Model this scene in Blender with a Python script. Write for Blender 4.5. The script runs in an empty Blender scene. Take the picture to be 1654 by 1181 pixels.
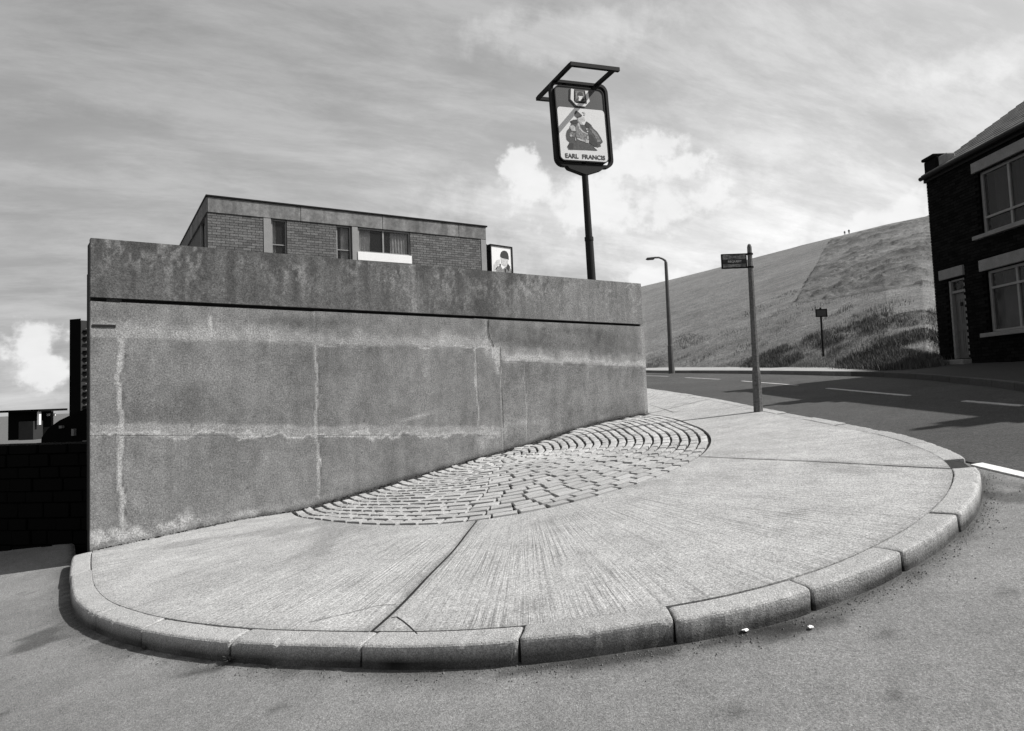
import bpy, math, random
import numpy as np
from mathutils import Vector, Matrix, Euler
random.seed(7)
rng = np.random.default_rng(11)
S = bpy.context.scene
COL = S.collection

# ------------------------------------------------------------------ camera
EYE = 1.635                                   # eye height above the gutter at the camera's feet
FPX, PIT, ROL = 1085.4921, 0.0620, 0.0377     # focal length in pixels of a 1654 px wide frame
cam_d = bpy.data.cameras.new('camera')
cam = bpy.data.objects.new('camera', cam_d); COL.objects.link(cam)
Vh = Vector((0, -math.sin(PIT), math.cos(PIT))); Xh = Vector((1, 0, 0))
R_ = Xh*math.cos(ROL) - Vh*math.sin(ROL); U_ = Xh*math.sin(ROL) + Vh*math.cos(ROL); B_ = R_.cross(U_)
cam.matrix_world = Matrix(((R_.x, U_.x, B_.x, 0), (R_.y, U_.y, B_.y, 0), (R_.z, U_.z, B_.z, EYE), (0, 0, 0, 1)))
cam_d.sensor_fit = 'HORIZONTAL'; cam_d.sensor_width = 36.0
cam_d.lens = FPX/1654*36.0
cam_d.shift_y = -23.5/1654
cam_d.clip_start = 0.05; cam_d.clip_end = 6000
S.camera = cam
S.render.resolution_x = 1024; S.render.resolution_y = 731
S.view_settings.view_transform = 'Standard'; S.view_settings.look = 'None'
S.view_settings.exposure = 0.5; S.view_settings.gamma = 1.0; S.view_settings.use_curve_mapping = False

# ------------------------------------------------------------------ sun and sky
SUN_EL = math.radians(46.5); SUN_AZ = math.radians(91)     # azimuth clockwise from +Y
sun_dir = Vector((math.sin(SUN_AZ)*math.cos(SUN_EL), math.cos(SUN_AZ)*math.cos(SUN_EL), math.sin(SUN_EL)))
sd = bpy.data.lights.new('sun', 'SUN'); sd.energy = 5.0; sd.angle = math.radians(0.5); sd.color = (1.0, 0.985, 0.96)
sun = bpy.data.objects.new('sun', sd); COL.objects.link(sun)
sun.rotation_euler = sun_dir.to_track_quat('Z', 'Y').to_euler()

def ray(px, py):
    u = px-827.0; v = -(py-567.0)
    c, s = math.cos(ROL), math.sin(ROL)
    X = u*c+v*s; V = -u*s+v*c
    return Vector((X, FPX*math.cos(PIT)-V*math.sin(PIT), FPX*math.sin(PIT)+V*math.cos(PIT)))/FPX

W = bpy.data.worlds.new('World'); S.world = W; W.use_nodes = True
nt = W.node_tree; N = nt.nodes; L = nt.links; N.clear()
def nn(t, **k):
    n = N.new(t)
    for a, b in k.items(): setattr(n, a, b)
    return n
def wm(op, a, b=None, c=None, clamp=False):
    n = N.new('ShaderNodeMath'); n.operation = op; n.use_clamp = clamp
    for i, x in enumerate((a, b, c)):
        if x is None: continue
        if isinstance(x, (int, float)): n.inputs[i].default_value = x
        else: L.new(x, n.inputs[i])
    return n.outputs[0]
wout = nn('ShaderNodeOutputWorld'); bg = nn('ShaderNodeBackground'); bg.inputs[1].default_value = 0.1
L.new(bg.outputs[0], wout.inputs[0])
sky = nn('ShaderNodeTexSky', sky_type='NISHITA'); sky.sun_disc = False
sky.sun_elevation = SUN_EL; sky.sun_rotation = SUN_AZ; sky.air_density = 1.0; sky.dust_density = 2.2; sky.ozone_density = 1.0
bw = nn('ShaderNodeRGBToBW'); L.new(sky.outputs[0], bw.inputs[0])
tc = nn('ShaderNodeTexCoord')
sep = nn('ShaderNodeSeparateXYZ'); L.new(tc.outputs['Generated'], sep.inputs[0])
dx, dy, dz = sep.outputs
az = wm('ARCTAN2', dx, dy); el = wm('ARCSINE', dz)
def wnoise(vec, scale, detail, rough=0.55, dist=0.0):
    n = nn('ShaderNodeTexNoise'); n.inputs['Scale'].default_value = scale; n.inputs['Detail'].default_value = detail
    n.inputs['Roughness'].default_value = rough; n.inputs['Distortion'].default_value = dist
    L.new(vec, n.inputs['Vector']); return n.outputs[0]
def smooth(x, a, b):
    n = nn('ShaderNodeMapRange', interpolation_type='SMOOTHSTEP'); L.new(x, n.inputs[0])
    n.inputs[1].default_value = a; n.inputs[2].default_value = b; return n.outputs[0]
cmb = nn('ShaderNodeCombineXYZ'); L.new(az, cmb.inputs[0]); L.new(el, cmb.inputs[1])
# thin high cloud: long soft streaks on a high flat layer
hz = wm('ADD', wm('MAXIMUM', dz, 0.0), 0.28)
cu = wm('DIVIDE', dx, hz); cv = wm('DIVIDE', dy, hz)
c2 = nn('ShaderNodeCombineXYZ')
L.new(wm('ADD', wm('MULTIPLY', cu, 0.55), wm('MULTIPLY', cv, 0.30)), c2.inputs[0])
L.new(wm('ADD', wm('MULTIPLY', cv, 1.5), wm('MULTIPLY', cu, -0.65)), c2.inputs[1])
st = wnoise(c2.outputs[0], 1.15, 7, 0.62, 0.25)
st2 = wnoise(c2.outputs[0], 4.2, 6, 0.6, 0.3)
streak = smooth(wm('ADD', wm('MULTIPLY', st, 0.8), wm('MULTIPLY', st2, 0.2)), 0.34, 0.66)
# heaped cloud at the places it stands in
nz1 = wnoise(cmb.outputs[0], 9.0, 8, 0.6)
nz2 = wnoise(cmb.outputs[0], 24.0, 5, 0.6)
def blobmask(blobs):
    acc = None
    for (bx, by, rx, ry) in blobs:
        d = ray(bx, by).normalized(); a0 = math.atan2(d.x, d.y); e0 = math.asin(d.z)
        d2 = ray(bx+rx, by).normalized(); d3 = ray(bx, by-ry).normalized()
        ra = abs(math.atan2(d2.x, d2.y)-a0); re = abs(math.asin(d3.z)-e0)
        p = wm('DIVIDE', wm('SUBTRACT', az, a0), ra); q = wm('DIVIDE', wm('SUBTRACT', el, e0), re)
        f = wm('SUBTRACT', 1.0, wm('SQRT', wm('ADD', wm('MULTIPLY', p, p), wm('MULTIPLY', q, q))))
        acc = f if acc is None else wm('SMOOTH_MAX', acc, f, 0.2)
    return acc
turb = wm('ADD', wm('MULTIPLY', wm('SUBTRACT', nz1, 0.5), 3.4), wm('MULTIPLY', wm('SUBTRACT', nz2, 0.5), 2.2))
crisp = blobmask([(835, 268, 46, 36), (866, 300, 60, 40), (1072, 232, 62, 46), (1030, 262, 60, 42), (1110, 268, 50, 34), (1420, 352, 46, 26), (1462, 338, 50, 30), (1530, 330, 80, 40),
                  (1276, 402, 56, 16), (1040, 452, 60, 16), (52, 548, 52, 52), (70, 600, 50, 40), (950, 330, 120, 50), (1090, 330, 100, 40)])
hm = smooth(wm('ADD', crisp, turb), -0.08, 0.55)
soft = smooth(wm('ADD', blobmask([(880, 350, 220, 110), (1040, 330, 220, 130), (1150, 380, 240, 110), (900, 60, 200, 60), (1560, 110, 200, 50), (40, 640, 110, 120)]), wm('MULTIPLY', turb, 0.6)), -0.05, 0.7)
alto = wnoise(c2.outputs[0], 3.4, 9, 0.70, 0.25)
mott = smooth(alto, 0.36, 0.68)
# brighter, whiter air to the right of the view and near the skyline
side = smooth(wm('ADD', wm('MULTIPLY', dx, 0.9), wm('MULTIPLY', dz, -0.55)), -0.75, 0.62)
low = smooth(dz, 0.75, 0.0)
base = wm('MULTIPLY', bw.outputs[0], 0.55)
veil = wm('ADD', wm('ADD', 2.35, wm('MULTIPLY', side, 2.5)), wm('MULTIPLY', low, 0.45))
veil = wm('MULTIPLY', veil, wm('ADD', 0.72, wm('ADD', wm('MULTIPLY', streak, 0.28), wm('MULTIPLY', mott, 0.30))))
veil = wm('ADD', veil, wm('MULTIPLY', soft, 1.0))
cl = wm('ADD', wm('MULTIPLY', base, 0.25), veil)
fin = nn('ShaderNodeMix', data_type='FLOAT'); L.new(wm('MULTIPLY', hm, 0.80), fin.inputs[0]); L.new(cl, fin.inputs[2])
L.new(wm('ADD', 5.7, wm('MULTIPLY', nz1, 1.8)), fin.inputs[3])
gl = wm('MULTIPLY', fin.outputs[0], 1.0)
ground_fade = smooth(dz, -0.12, -0.01)
gl = wm('MULTIPLY', gl, wm('ADD', 0.25, wm('MULTIPLY', ground_fade, 0.75)))
L.new(gl, bg.inputs[0])

# ------------------------------------------------------------------ small helpers
def hash2(i, j, s):
    n = (i.astype(np.int64)*73856093 ^ j.astype(np.int64)*19349663 ^ np.int64(s*83492791)) & 0x7fffffff
    n = (n ^ (n >> 13))*15731 & 0x7fffffff
    n = (n ^ (n >> 11))*789221 & 0x7fffffff
    n = n ^ (n >> 15)
    return (n & 0xffff)/65535.0
def vn(x, y, s=0):
    x = np.asarray(x, float); y = np.asarray(y, float)
    i = np.floor(x); j = np.floor(y); u = x-i; v = y-j; u = u*u*(3-2*u); v = v*v*(3-2*v)
    a = hash2(i, j, s); b = hash2(i+1, j, s); c = hash2(i, j+1, s); d = hash2(i+1, j+1, s)
    return (a*(1-u)+b*u)*(1-v)+(c*(1-u)+d*u)*v
def fbm(x, y, s=0, o=4):
    r = 0; a = 0.5; t = 0; x = np.asarray(x, float); y = np.asarray(y, float)
    for k in range(o):
        r = r+a*vn(x, y, s+k); t += a; a *= 0.5; x = x*2.03+3.1; y = y*2.03+1.7
    return r/t-0.5
def ss(x, a, b):
    t = np.clip((np.asarray(x, float)-a)/(b-a), 0, 1); return t*t*(3-2*t)

def tag(o, label=None, cat=None, group=None, kind=None):
    if label: o['label'] = label
    if cat: o['category'] = cat
    if group: o['group'] = group
    if kind: o['kind'] = kind
    return o
def empty(name, loc=(0, 0, 0), parent=None, rot=None):
    o = bpy.data.objects.new(name, None); COL.objects.link(o); o.empty_display_size = 0.2
    o.location = loc
    if rot: o.rotation_euler = rot
    if parent: o.parent = parent
    return o

class MB:
    def __init__(s): s.v = []; s.f = []
    def add(s, vs, fs):
        b = len(s.v); s.v += [tuple(p) for p in vs]; s.f += [tuple(b+i for i in f) for f in fs]; return s
    def box(s, c, d, M=None, bev=0.0):
        x, y, z = d[0]/2, d[1]/2, d[2]/2
        if bev > 0:
            b = bev; vs = []
            for sx in (-1, 1):
                for sy in (-1, 1):
                    for sz in (-1, 1):
                        vs += [(sx*(x-b), sy*(y-b), sz*z), (sx*(x-b), sy*y, sz*(z-b)), (sx*x, sy*(y-b), sz*(z-b))]
            def q(sx, sy, sz, k): return ((sx > 0)*4+(sy > 0)*2+(sz > 0))*3+k
            fs = []
            for sz in (-1, 1):
                f = [q(-1, -1, sz, 0), q(1, -1, sz, 0), q(1, 1, sz, 0), q(-1, 1, sz, 0)]; fs.append(f if sz > 0 else f[::-1])
            for sy in (-1, 1):
                f = [q(-1, sy, -1, 1), q(1, sy, -1, 1), q(1, sy, 1, 1), q(-1, sy, 1, 1)]; fs.append(f if sy < 0 else f[::-1])
            for sx in (-1, 1):
                f = [q(sx, -1, -1, 2), q(sx, 1, -1, 2), q(sx, 1, 1, 2), q(sx, -1, 1, 2)]; fs.append(f if sx > 0 else f[::-1])
            for a in (-1, 1):
                for c_ in (-1, 1):
                    fs.append([q(-1, a, c_, 0), q(1, a, c_, 0), q(1, a, c_, 1), q(-1, a, c_, 1)])
                    fs.append([q(a, -1, c_, 0), q(a, 1, c_, 0), q(a, 1, c_, 2), q(a, -1, c_, 2)])
                    fs.append([q(a, c_, -1, 1), q(a, c_, 1, 1), q(a, c_, 1, 2), q(a, c_, -1, 2)])
                    for d_ in (-1, 1): fs.append([q(a, c_, d_, 0), q(a, c_, d_, 1), q(a, c_, d_, 2)])
        else:
            vs = [(i*x, j*y, k*z) for i in (-1, 1) for j in (-1, 1) for k in (-1, 1)]
            fs = [(0, 1, 3, 2), (4, 6, 7, 5), (0, 4, 5, 1), (2, 3, 7, 6), (0, 2, 6, 4), (1, 5, 7, 3)]
        if M is not None: vs = [tuple(M @ Vector(p)) for p in vs]
        vs = [(p[0]+c[0], p[1]+c[1], p[2]+c[2]) for p in vs]
        return s.add(vs, fs)
    def tube(s, pts, rad, n=10, cap=True, square=False, up=(0, 0, 1)):
        pts = [Vector(p) for p in pts]
        if not hasattr(rad, '__len__'): rad = [rad]*len(pts)
        b = len(s.v); vs = []
        for k, p in enumerate(pts):
            t = (pts[min(k+1, len(pts)-1)]-pts[max(k-1, 0)]).normalized()
            u = Vector(up)
            if abs(t.dot(u)) > 0.97: u = Vector((1, 0, 0)) if abs(t.x) < 0.9 else Vector((0, 1, 0))
            a = t.cross(u).normalized(); c = a.cross(t)
            m = 4 if square else n
            for i in range(m):
                th = 2*math.pi*(i+(0.5 if square else 0))/m; r = rad[k]*(1.414 if square else 1)
                vs.append(p+a*math.cos(th)*r+c*math.sin(th)*r)
        m = 4 if square else n; fs = []
        for k in range(len(pts)-1):
            for i in range(m):
                j = (i+1) % m; fs.append((k*m+i, k*m+j, (k+1)*m+j, (k+1)*m+i))
        if cap: fs += [tuple(range(m))[::-1], tuple((len(pts)-1)*m+i for i in range(m))]
        return s.add(vs, fs)
    def poly(s, pts2, T, th=0.003):
        """flat outline in (a,b), T maps (a,b,h) to a point, given a real thickness"""
        n = len(pts2)
        vs = [T(a, b, 0) for a, b in pts2]+[T(a, b, th) for a, b in pts2]
        fs = [tuple(range(n))[::-1], tuple(range(n, 2*n))]+[(i, (i+1) % n, n+(i+1) % n, n+i) for i in range(n)]
        return s.add(vs, fs)
    def build(s, name, mat, parent=None, smooth=False, loc=None):
        me = bpy.data.meshes.new(name); me.from_pydata(s.v, [], s.f); me.update()
        if mat: me.materials.append(mat)
        if smooth: me.polygons.foreach_set('use_smooth', [True]*len(me.polygons))
        o = bpy.data.objects.new(name, me); COL.objects.link(o)
        if parent: o.parent = parent
        if loc: o.location = loc
        return o
def fix_normals(o):
    import bmesh
    b = bmesh.new(); b.from_mesh(o.data); bmesh.ops.recalc_face_normals(b, faces=b.faces); b.to_mesh(o.data); b.free(); return o
def grid_mesh(name, X, Y, Z, mat, parent=None, attr=None, smooth=True, extra=None):
    n, m = X.shape
    v = np.stack([X, Y, Z], -1).reshape(-1, 3)
    i = np.arange(n-1)[:, None]*m+np.arange(m-1)[None, :]
    f = np.stack([i, i+1, i+m+1, i+m], -1).reshape(-1, 4)
    me = bpy.data.meshes.new(name)
    me.vertices.add(len(v)); me.vertices.foreach_set('co', v.ravel())
    me.loops.add(f.size); me.loops.foreach_set('vertex_index', f.ravel())
    me.polygons.add(len(f)); me.polygons.foreach_set('loop_start', np.arange(len(f))*4)
    me.polygons.foreach_set('loop_total', np.full(len(f), 4))
    me.update(calc_edges=True); me.validate()
    me.polygons.foreach_set('use_smooth', np.full(len(f), bool(smooth)))
    if attr:
        for k, a in attr.items():
            at = me.attributes.new(k, 'FLOAT', 'POINT'); at.data.foreach_set('value', np.asarray(a, np.float32).ravel())
    me.materials.append(mat)
    o = bpy.data.objects.new(name, me); COL.objects.link(o)
    if parent: o.parent = parent
    return o

# ------------------------------------------------------------------ materials
MATS = {}
def material(name, base, rough=0.85, layers=(), bump=(), attr=None, metallic=0.0, spec=0.3, coords='Object', attr_gain=1.0, grain=0.0):
    """grey procedural: base value times noise layers (scale, amount, stretch xyz), optional stain attribute, layered bump"""
    m = bpy.data.materials.new(name); m.use_nodes = True; t = m.node_tree; n = t.nodes; l = t.links
    bs = n['Principled BSDF']; bs.inputs['Roughness'].default_value = rough; bs.inputs['Metallic'].default_value = metallic
    bs.inputs['Specular IOR Level'].default_value = spec
    co = n.new('ShaderNodeTexCoord')
    def M(op, a, b=None, clamp=False):
        q = n.new('ShaderNodeMath'); q.operation = op; q.use_clamp = clamp
        for i, x in enumerate((a, b)):
            if x is None: continue
            if isinstance(x, (int, float)): q.inputs[i].default_value = x
            else: l.new(x, q.inputs[i])
        return q.outputs[0]
    def noise(scale, stretch=(1, 1, 1), rot=0.0, detail=5, ro=0.6, dist=0.0):
        mp = n.new('ShaderNodeMapping'); mp.inputs['Scale'].default_value = stretch; mp.inputs['Rotation'].default_value = (0, 0, rot)
        l.new(co.outputs[coords], mp.inputs[0])
        q = n.new('ShaderNodeTexNoise'); q.inputs['Scale'].default_value = scale; q.inputs['Detail'].default_value = detail
        q.inputs['Roughness'].default_value = ro; q.inputs['Distortion'].default_value = dist
        l.new(mp.outputs[0], q.inputs['Vector']); return q.outputs[0]
    val = M('ADD', 1.0, 0.0)
    for ly in layers:
        sc, am = ly[0], ly[1]; stc = ly[2] if len(ly) > 2 else (1, 1, 1); rt = ly[3] if len(ly) > 3 else 0.0
        x = M('SUBTRACT', noise(sc, stc, rt), 0.5)
        val = M('MULTIPLY', val, M('ADD', 1.0, M('MULTIPLY', x, am*(4.5 if sc >= 30 else 2.6))))
    if attr:
        at = n.new('ShaderNodeAttribute'); at.attribute_name = attr
        val = M('MULTIPLY', val, at.outputs['Fac'])
    val = M('MAXIMUM', M('MULTIPLY', val, base), 0.003)
    cb = n.new('ShaderNodeCombineColor')
    for i in range(3): l.new(val, cb.inputs[i])
    l.new(cb.outputs[0], bs.inputs['Base Color'])
    prev = None
    for (sc, dist_, *r) in bump:
        stc = r[0] if r else (1, 1, 1); rt = r[1] if len(r) > 1 else 0.0
        b = n.new('ShaderNodeBump'); b.inputs['Distance'].default_value = dist_; b.inputs['Strength'].default_value = 1.0
        l.new(noise(sc, stc, rt), b.inputs['Height'])
        if prev: l.new(prev, b.inputs['Normal'])
        prev = b.outputs[0]
    if prev: l.new(prev, bs.inputs['Normal'])
    m['_'] = 1
    MATS[name] = m
    return m
def nt_of(m): return m.node_tree, m.node_tree.nodes, m.node_tree.links

m_side = material('worn_asphalt', 0.180, 0.9, [(0.8, .20), (6, .20), (45, .24), (100, .42), (260, .5)], [(110, .006), (300, .003)], attr='dirt')
m_main = material('dark_asphalt', 0.046, 0.9, [(0.5, .28), (5, .25), (22, .5), (60, .7), (200, .6)], [(110, .006), (300, .003)], attr='dirt')
m_slab = material('brushed_concrete', 0.300, 0.9, [(0.7, .14), (4, .20), (30, .16), (85, .62), (190, .5)], [(200, .0025)], attr='stain_shade')
m_kerb = material('granite_kerb', 0.31, 0.9, [(3, .16), (25, .2), (120, .55), (260, .5)], [(70, .006), (220, .004)], attr='stain_shade')
m_sett = material('stone_sett', 0.37, 0.8, [(2.2, .22), (14, .22), (80, .28), (240, .35)], [(30, .008), (150, .003)])
m_joint = material('joint_dirt', 0.014, 0.95, [(20, .4), (90, .4)], [(60, .01)])
m_wall = material('shuttered_concrete', 0.150, 0.92, [(1.1, .16), (7, .22, (1, 1, .4)), (20, .22), (55, .50), (130, .55)], [(60, .004), (220, .002)], attr='stain_shade')
m_fascia = material('building_concrete', 0.16, 0.9, [(1.0, .4), (2.2, .9, (1, 1, .12)), (9, .5), (40, .2)], [(40, .006)])
m_pilaster = material('pale_concrete', 0.24, 0.9, [(4, .15), (50, .2)], [(40, .004)])
m_brick = material('pub_brick', 0.115, 0.9, [(2.0, .2), (30, .5)], [(80, .004)])
m_mortar = material('mortar', 0.06, 0.95, [(20, .3)])
m_soot = material('sooty_brick', 0.007, 0.95, [(3, .4), (30, .6)], [(80, .003)], spec=.05)
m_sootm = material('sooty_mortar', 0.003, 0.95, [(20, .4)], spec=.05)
m_stone = material('painted_stone', 0.20, 0.85, [(4, .3), (40, .2)], [(40, .006)])
m_slate = material('roof_slate', 0.10, 0.7, [(3, .4), (20, .3)], [(30, .004)])
m_white = material('white_paint', 0.72, 0.55, [(3, .06), (30, .08)])
m_whitewood = material('weathered_white_wood', 0.22, 0.6, [(4, .2), (40, .2)])
m_door = material('grey_door_paint', 0.09, 0.55, [(4, .2), (40, .1)])
m_black = material('black_metal', 0.007, 0.6, [(5, .4), (60, .2)], spec=0.12)
m_pole = material('sign_pole_paint', 0.020, 0.7, [(3, .3, (1, 1, .2)), (60, .2)], spec=.12)
m_busp = material('weathered_concrete_post', 0.105, 0.9, [(3, .4, (1, 1, .25)), (30, .45), (120, .4)], [(60, .006)])
m_lamp = material('lamp_concrete', 0.09, 0.85, [(5, .3), (60, .3)])
m_panel = material('white_sign_plastic', 0.66, 0.4, [(2, .05), (15, .04)])
m_topp = material('grey_sign_panel', 0.060, 0.5, [(3, .15), (40, .15)])
m_ink1 = material('ink_dark', 0.022, 0.6, [(30, .6)])
m_ink2 = material('ink_charcoal', 0.055, 0.6, [(25, .9), (80, .5)])
m_ink3 = material('ink_mid', 0.17, 0.6, [(30, .8)])
m_ink4 = material('ink_light', 0.42, 0.6, [(30, .4)])
m_dimcurt = material('dull_curtain', 0.05, 0.8, [(6, .3), (40, .2, (6, 6, .5))])
m_curtain = material('net_curtain', 0.80, 0.8, [(6, .3), (40, .3, (6, 6, .5))], [(20, .02, (6, 6, .2))])
m_darkin = material('dark_interior', 0.012, 0.9, [(3, .3)])
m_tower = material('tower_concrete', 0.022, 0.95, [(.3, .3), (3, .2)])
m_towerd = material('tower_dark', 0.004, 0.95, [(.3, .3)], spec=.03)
m_far = material('distant_grey', 0.16, 0.9, [(.2, .3)])
m_wpaint = material('fresh_marking_paint', 0.6, 0.7, [(3, .2), (20, .35), (90, .4)])
m_paint = material('road_marking_paint', 0.32, 0.7, [(3, .2), (20, .45), (90, .5)], [(90, .003)])
m_earth = material('earth', 0.09, 0.95, [(.3, .2), (3, .3), (30, .3)], [(20, .02)])
m_weed = material('weed_leaf', 0.07, 0.8, [(30, .4)])
m_paper = material('litter_paper', 0.75, 0.7, [(30, .2)])
m_skin = material('walker_clothes', 0.05, 0.8, [(10, .3)])
g = bpy.data.materials.new('window_glass'); g.use_nodes = True
gb = g.node_tree.nodes['Principled BSDF']; gb.inputs['Base Color'].default_value = (.03, .03, .03, 1); gb.inputs['Roughness'].default_value = 0.06
gb.inputs['Alpha'].default_value = 1.0
gn = g.node_tree.nodes.new('ShaderNodeTexNoise'); gn.inputs['Scale'].default_value = 1.5
gbu = g.node_tree.nodes.new('ShaderNodeBump'); gbu.inputs['Distance'].default_value = .01; g.node_tree.links.new(gn.outputs[0], gbu.inputs['Height'])
g.node_tree.links.new(gbu.outputs[0], gb.inputs['Normal'])
gtr = g.node_tree.nodes.new('ShaderNodeBsdfTransparent'); gmx = g.node_tree.nodes.new('ShaderNodeMixShader'); gmx.inputs[0].default_value = 0.32
go = g.node_tree.nodes['Material Output']
g.node_tree.links.new(gtr.outputs[0], gmx.inputs[1]); g.node_tree.links.new(gb.outputs[0], gmx.inputs[2]); g.node_tree.links.new(gmx.outputs[0], go.inputs[0])
m_glass = g

# concrete slabs carry the ridges the tamping board left, fanning out from the sett apron
t_, n_, l_ = nt_of(m_slab)
bs = n_['Principled BSDF']
geo = n_.new('ShaderNodeNewGeometry'); sp = n_.new('ShaderNodeSeparateXYZ'); l_.new(geo.outputs['Position'], sp.inputs[0])
def SM(op, a, b=None, c=None):
    q = n_.new('ShaderNodeMath'); q.operation = op
    for i, x in enumerate((a, b, c)):
        if x is None: continue
        if isinstance(x, (int, float)): q.inputs[i].default_value = x
        else: l_.new(x, q.inputs[i])
    return q.outputs[0]
rx = SM('SUBTRACT', sp.outputs[0], 0.1); ry = SM('SUBTRACT', sp.outputs[1], 7.9)
th = SM('ARCTAN2', rx, SM('MULTIPLY', ry, -1.0)); rr = SM('SQRT', SM('ADD', SM('MULTIPLY', rx, rx), SM('MULTIPLY', ry, ry)))
cbn = n_.new('ShaderNodeCombineXYZ'); l_.new(SM('MULTIPLY', th, 125.0), cbn.inputs[0]); l_.new(SM('MULTIPLY', rr, 0.9), cbn.inputs[1])
rn = n_.new('ShaderNodeTexNoise'); rn.inputs['Scale'].default_value = 1.15; rn.inputs['Detail'].default_value = 3; rn.inputs['Roughness'].default_value = 0.6
l_.new(cbn.outputs[0], rn.inputs['Vector'])
pn = n_.new('ShaderNodeTexNoise'); pn.inputs['Scale'].default_value = 1.3; pn.inputs['Detail'].default_value = 3; l_.new(geo.outputs['Position'], pn.inputs['Vector'])
pm = n_.new('ShaderNodeMapRange'); pm.inputs[1].default_value = .38; pm.inputs[2].default_value = .62; l_.new(pn.outputs[0], pm.inputs[0])
hgt = SM('MULTIPLY', rn.outputs[0], pm.outputs[0])
bmp = n_.new('ShaderNodeBump'); bmp.inputs['Distance'].default_value = 0.013; bmp.inputs['Strength'].default_value = 1.0
l_.new(hgt, bmp.inputs['Height'])
old = bs.inputs['Normal'].links[0].from_socket; l_.new(old, bmp.inputs['Normal']); l_.new(bmp.outputs[0], bs.inputs['Normal'])
# dirt lying in the ridges
src = bs.inputs['Base Color'].links[0].from_node
rd = n_.new('ShaderNodeMapRange'); rd.inputs[1].default_value = .33; rd.inputs[2].default_value = .50; rd.inputs[3].default_value = .76; rd.inputs[4].default_value = 1.03
l_.new(rn.outputs[0], rd.inputs[0])
for i in range(3):
    old = src.inputs[i].links[0].from_socket; l_.new(SM('MULTIPLY', old, rd.outputs[0]), src.inputs[i])

# ------------------------------------------------------------------ lie of the land
def gz(x, y):
    x = np.clip(np.asarray(x, float), -9, 16); y = np.clip(np.asarray(y, float), -4, 70)
    return 0.035*x+0.1303*x*np.exp(-y/12)+0.0542*y+0.0265*6.7857*(1-np.exp(-y/6.7857))
gzf = lambda x, y: float(gz(x, y))
# the retaining wall: corner A, direction along it, outward normal
A0 = Vector((-4.51, 7.17)); WD = Vector((.7907, .6122)); WN = Vector((.6122, -.7907))
def sd2xy(s, d): return (A0.x+WD.x*s+WN.x*d, A0.y+WD.y*s+WN.y*d)
def xy2sd(x, y): return ((x-A0.x)*WD.x+(y-A0.y)*WD.y, (x-A0.x)*WN.x+(y-A0.y)*WN.y)
def pz(x, y):
    """top of the pavement"""
    s, d = xy2sd(np.asarray(x, float), np.asarray(y, float))
    c = np.interp(s, [-1, 0, .8, 1.54, 2.1, 2.43, 3.54, 4.9, 5.95, 7.47, 8.8, 10], [0, .006, .056, .10, .165, .175, .146, .093, .064, -.03, 0, 0])
    return gz(x, y)+0.12-c*np.exp(-(np.maximum(d, 0)/1.3)**2)
def onground(px, py, off=0.0):
    d = ray(px, py); d = d/d.y; lo = 1.0
    for k in range(1, 3000):
        t = 1+k*0.03
        if EYE+d.z*t < gzf(d.x*t, t)+off:
            return Vector((d.x*t, t, gzf(d.x*t, t)+off))
    return Vector((d.x*40, 40, 0))

# base terrain sheet under everything, falling away to a valley on the left and behind
nx, ny = 150, 150
gx = np.concatenate([np.linspace(-1500, -40, 30), np.linspace(-36, 36, 90), np.linspace(40, 1500, 30)])
gy = np.concatenate([np.linspace(-1200, -30, 20), np.linspace(-27, 70, 100), np.linspace(80, 2500, 30)])
GX, GY = np.meshgrid(gx, gy, indexing='ij')
def terrain(x, y):
    x = np.asarray(x, float); y = np.asarray(y, float)
    z = gz(x, y)-0.30
    z = z-0.10*np.maximum(-9-x, 0)*np.exp(-np.maximum(-9-x, 0)/120.)-8*ss(-x, 30, 200)
    z = z+0.02*np.maximum(-4-y, 0)*0-3*ss(-y, 20, 200)
    back = ss(y, 16, 34)*ss(-x, -3, 3)
    z = z-back*1.2-np.where(x < 3, 6*ss(y, 40, 160), 0)
    return z
TZ = terrain(GX, GY)
o = grid_mesh('ground', GX, GY, TZ+0.4*fbm(GX*.02, GY*.02, 3)*ss(np.hypot(GX, GY), 60, 200), m_earth); tag(o, kind='structure')

# ------------------------------------------------------------------ kerb line
KP = np.array([(-4.62, 7.10), (-4.53, 6.93), (-4.16, 6.34), (-3.79, 5.79), (-3.47, 5.40), (-3.15, 5.09), (-2.56, 4.635), (-1.77, 4.17), (-.88, 3.78), (-.45, 3.62),
               (-.02, 3.51), (.37, 3.455), (.76, 3.44), (1.12, 3.455), (1.486, 3.53), (1.80, 3.64), (2.125, 3.81), (2.45, 4.02), (2.74, 4.26), (2.98, 4.49), (3.19, 4.73), (3.44, 5.07),
               (3.58, 5.32), (3.71, 5.62), (3.82, 5.96), (3.92, 6.40), (3.99, 6.85), (4.04, 7.4), (4.07, 8.5), (4.09, 10.3), (4.15, 12.2), (4.19, 14.1), (4.16, 16.2), (4.09, 18.4), (3.95, 20.6), (3.6, 24), (3.0, 29), (2.2, 36), (1.2, 46)])
def catmull(P, n=12):
    out = []
    Q = np.vstack([2*P[0]-P[1], P, 2*P[-1]-P[-2]])
    for i in range(1, len(Q)-2):
        for k in range(n):
            t = k/n; a, b, c, d = Q[i-1], Q[i], Q[i+1], Q[i+2]
            out.append(0.5*((2*b)+(-a+c)*t+(2*a-5*b+4*c-d)*t*t+(-a+3*b-3*c+d)*t**3))
    out.append(Q[-2]); return np.array(out)
KC = catmull(KP)
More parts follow.
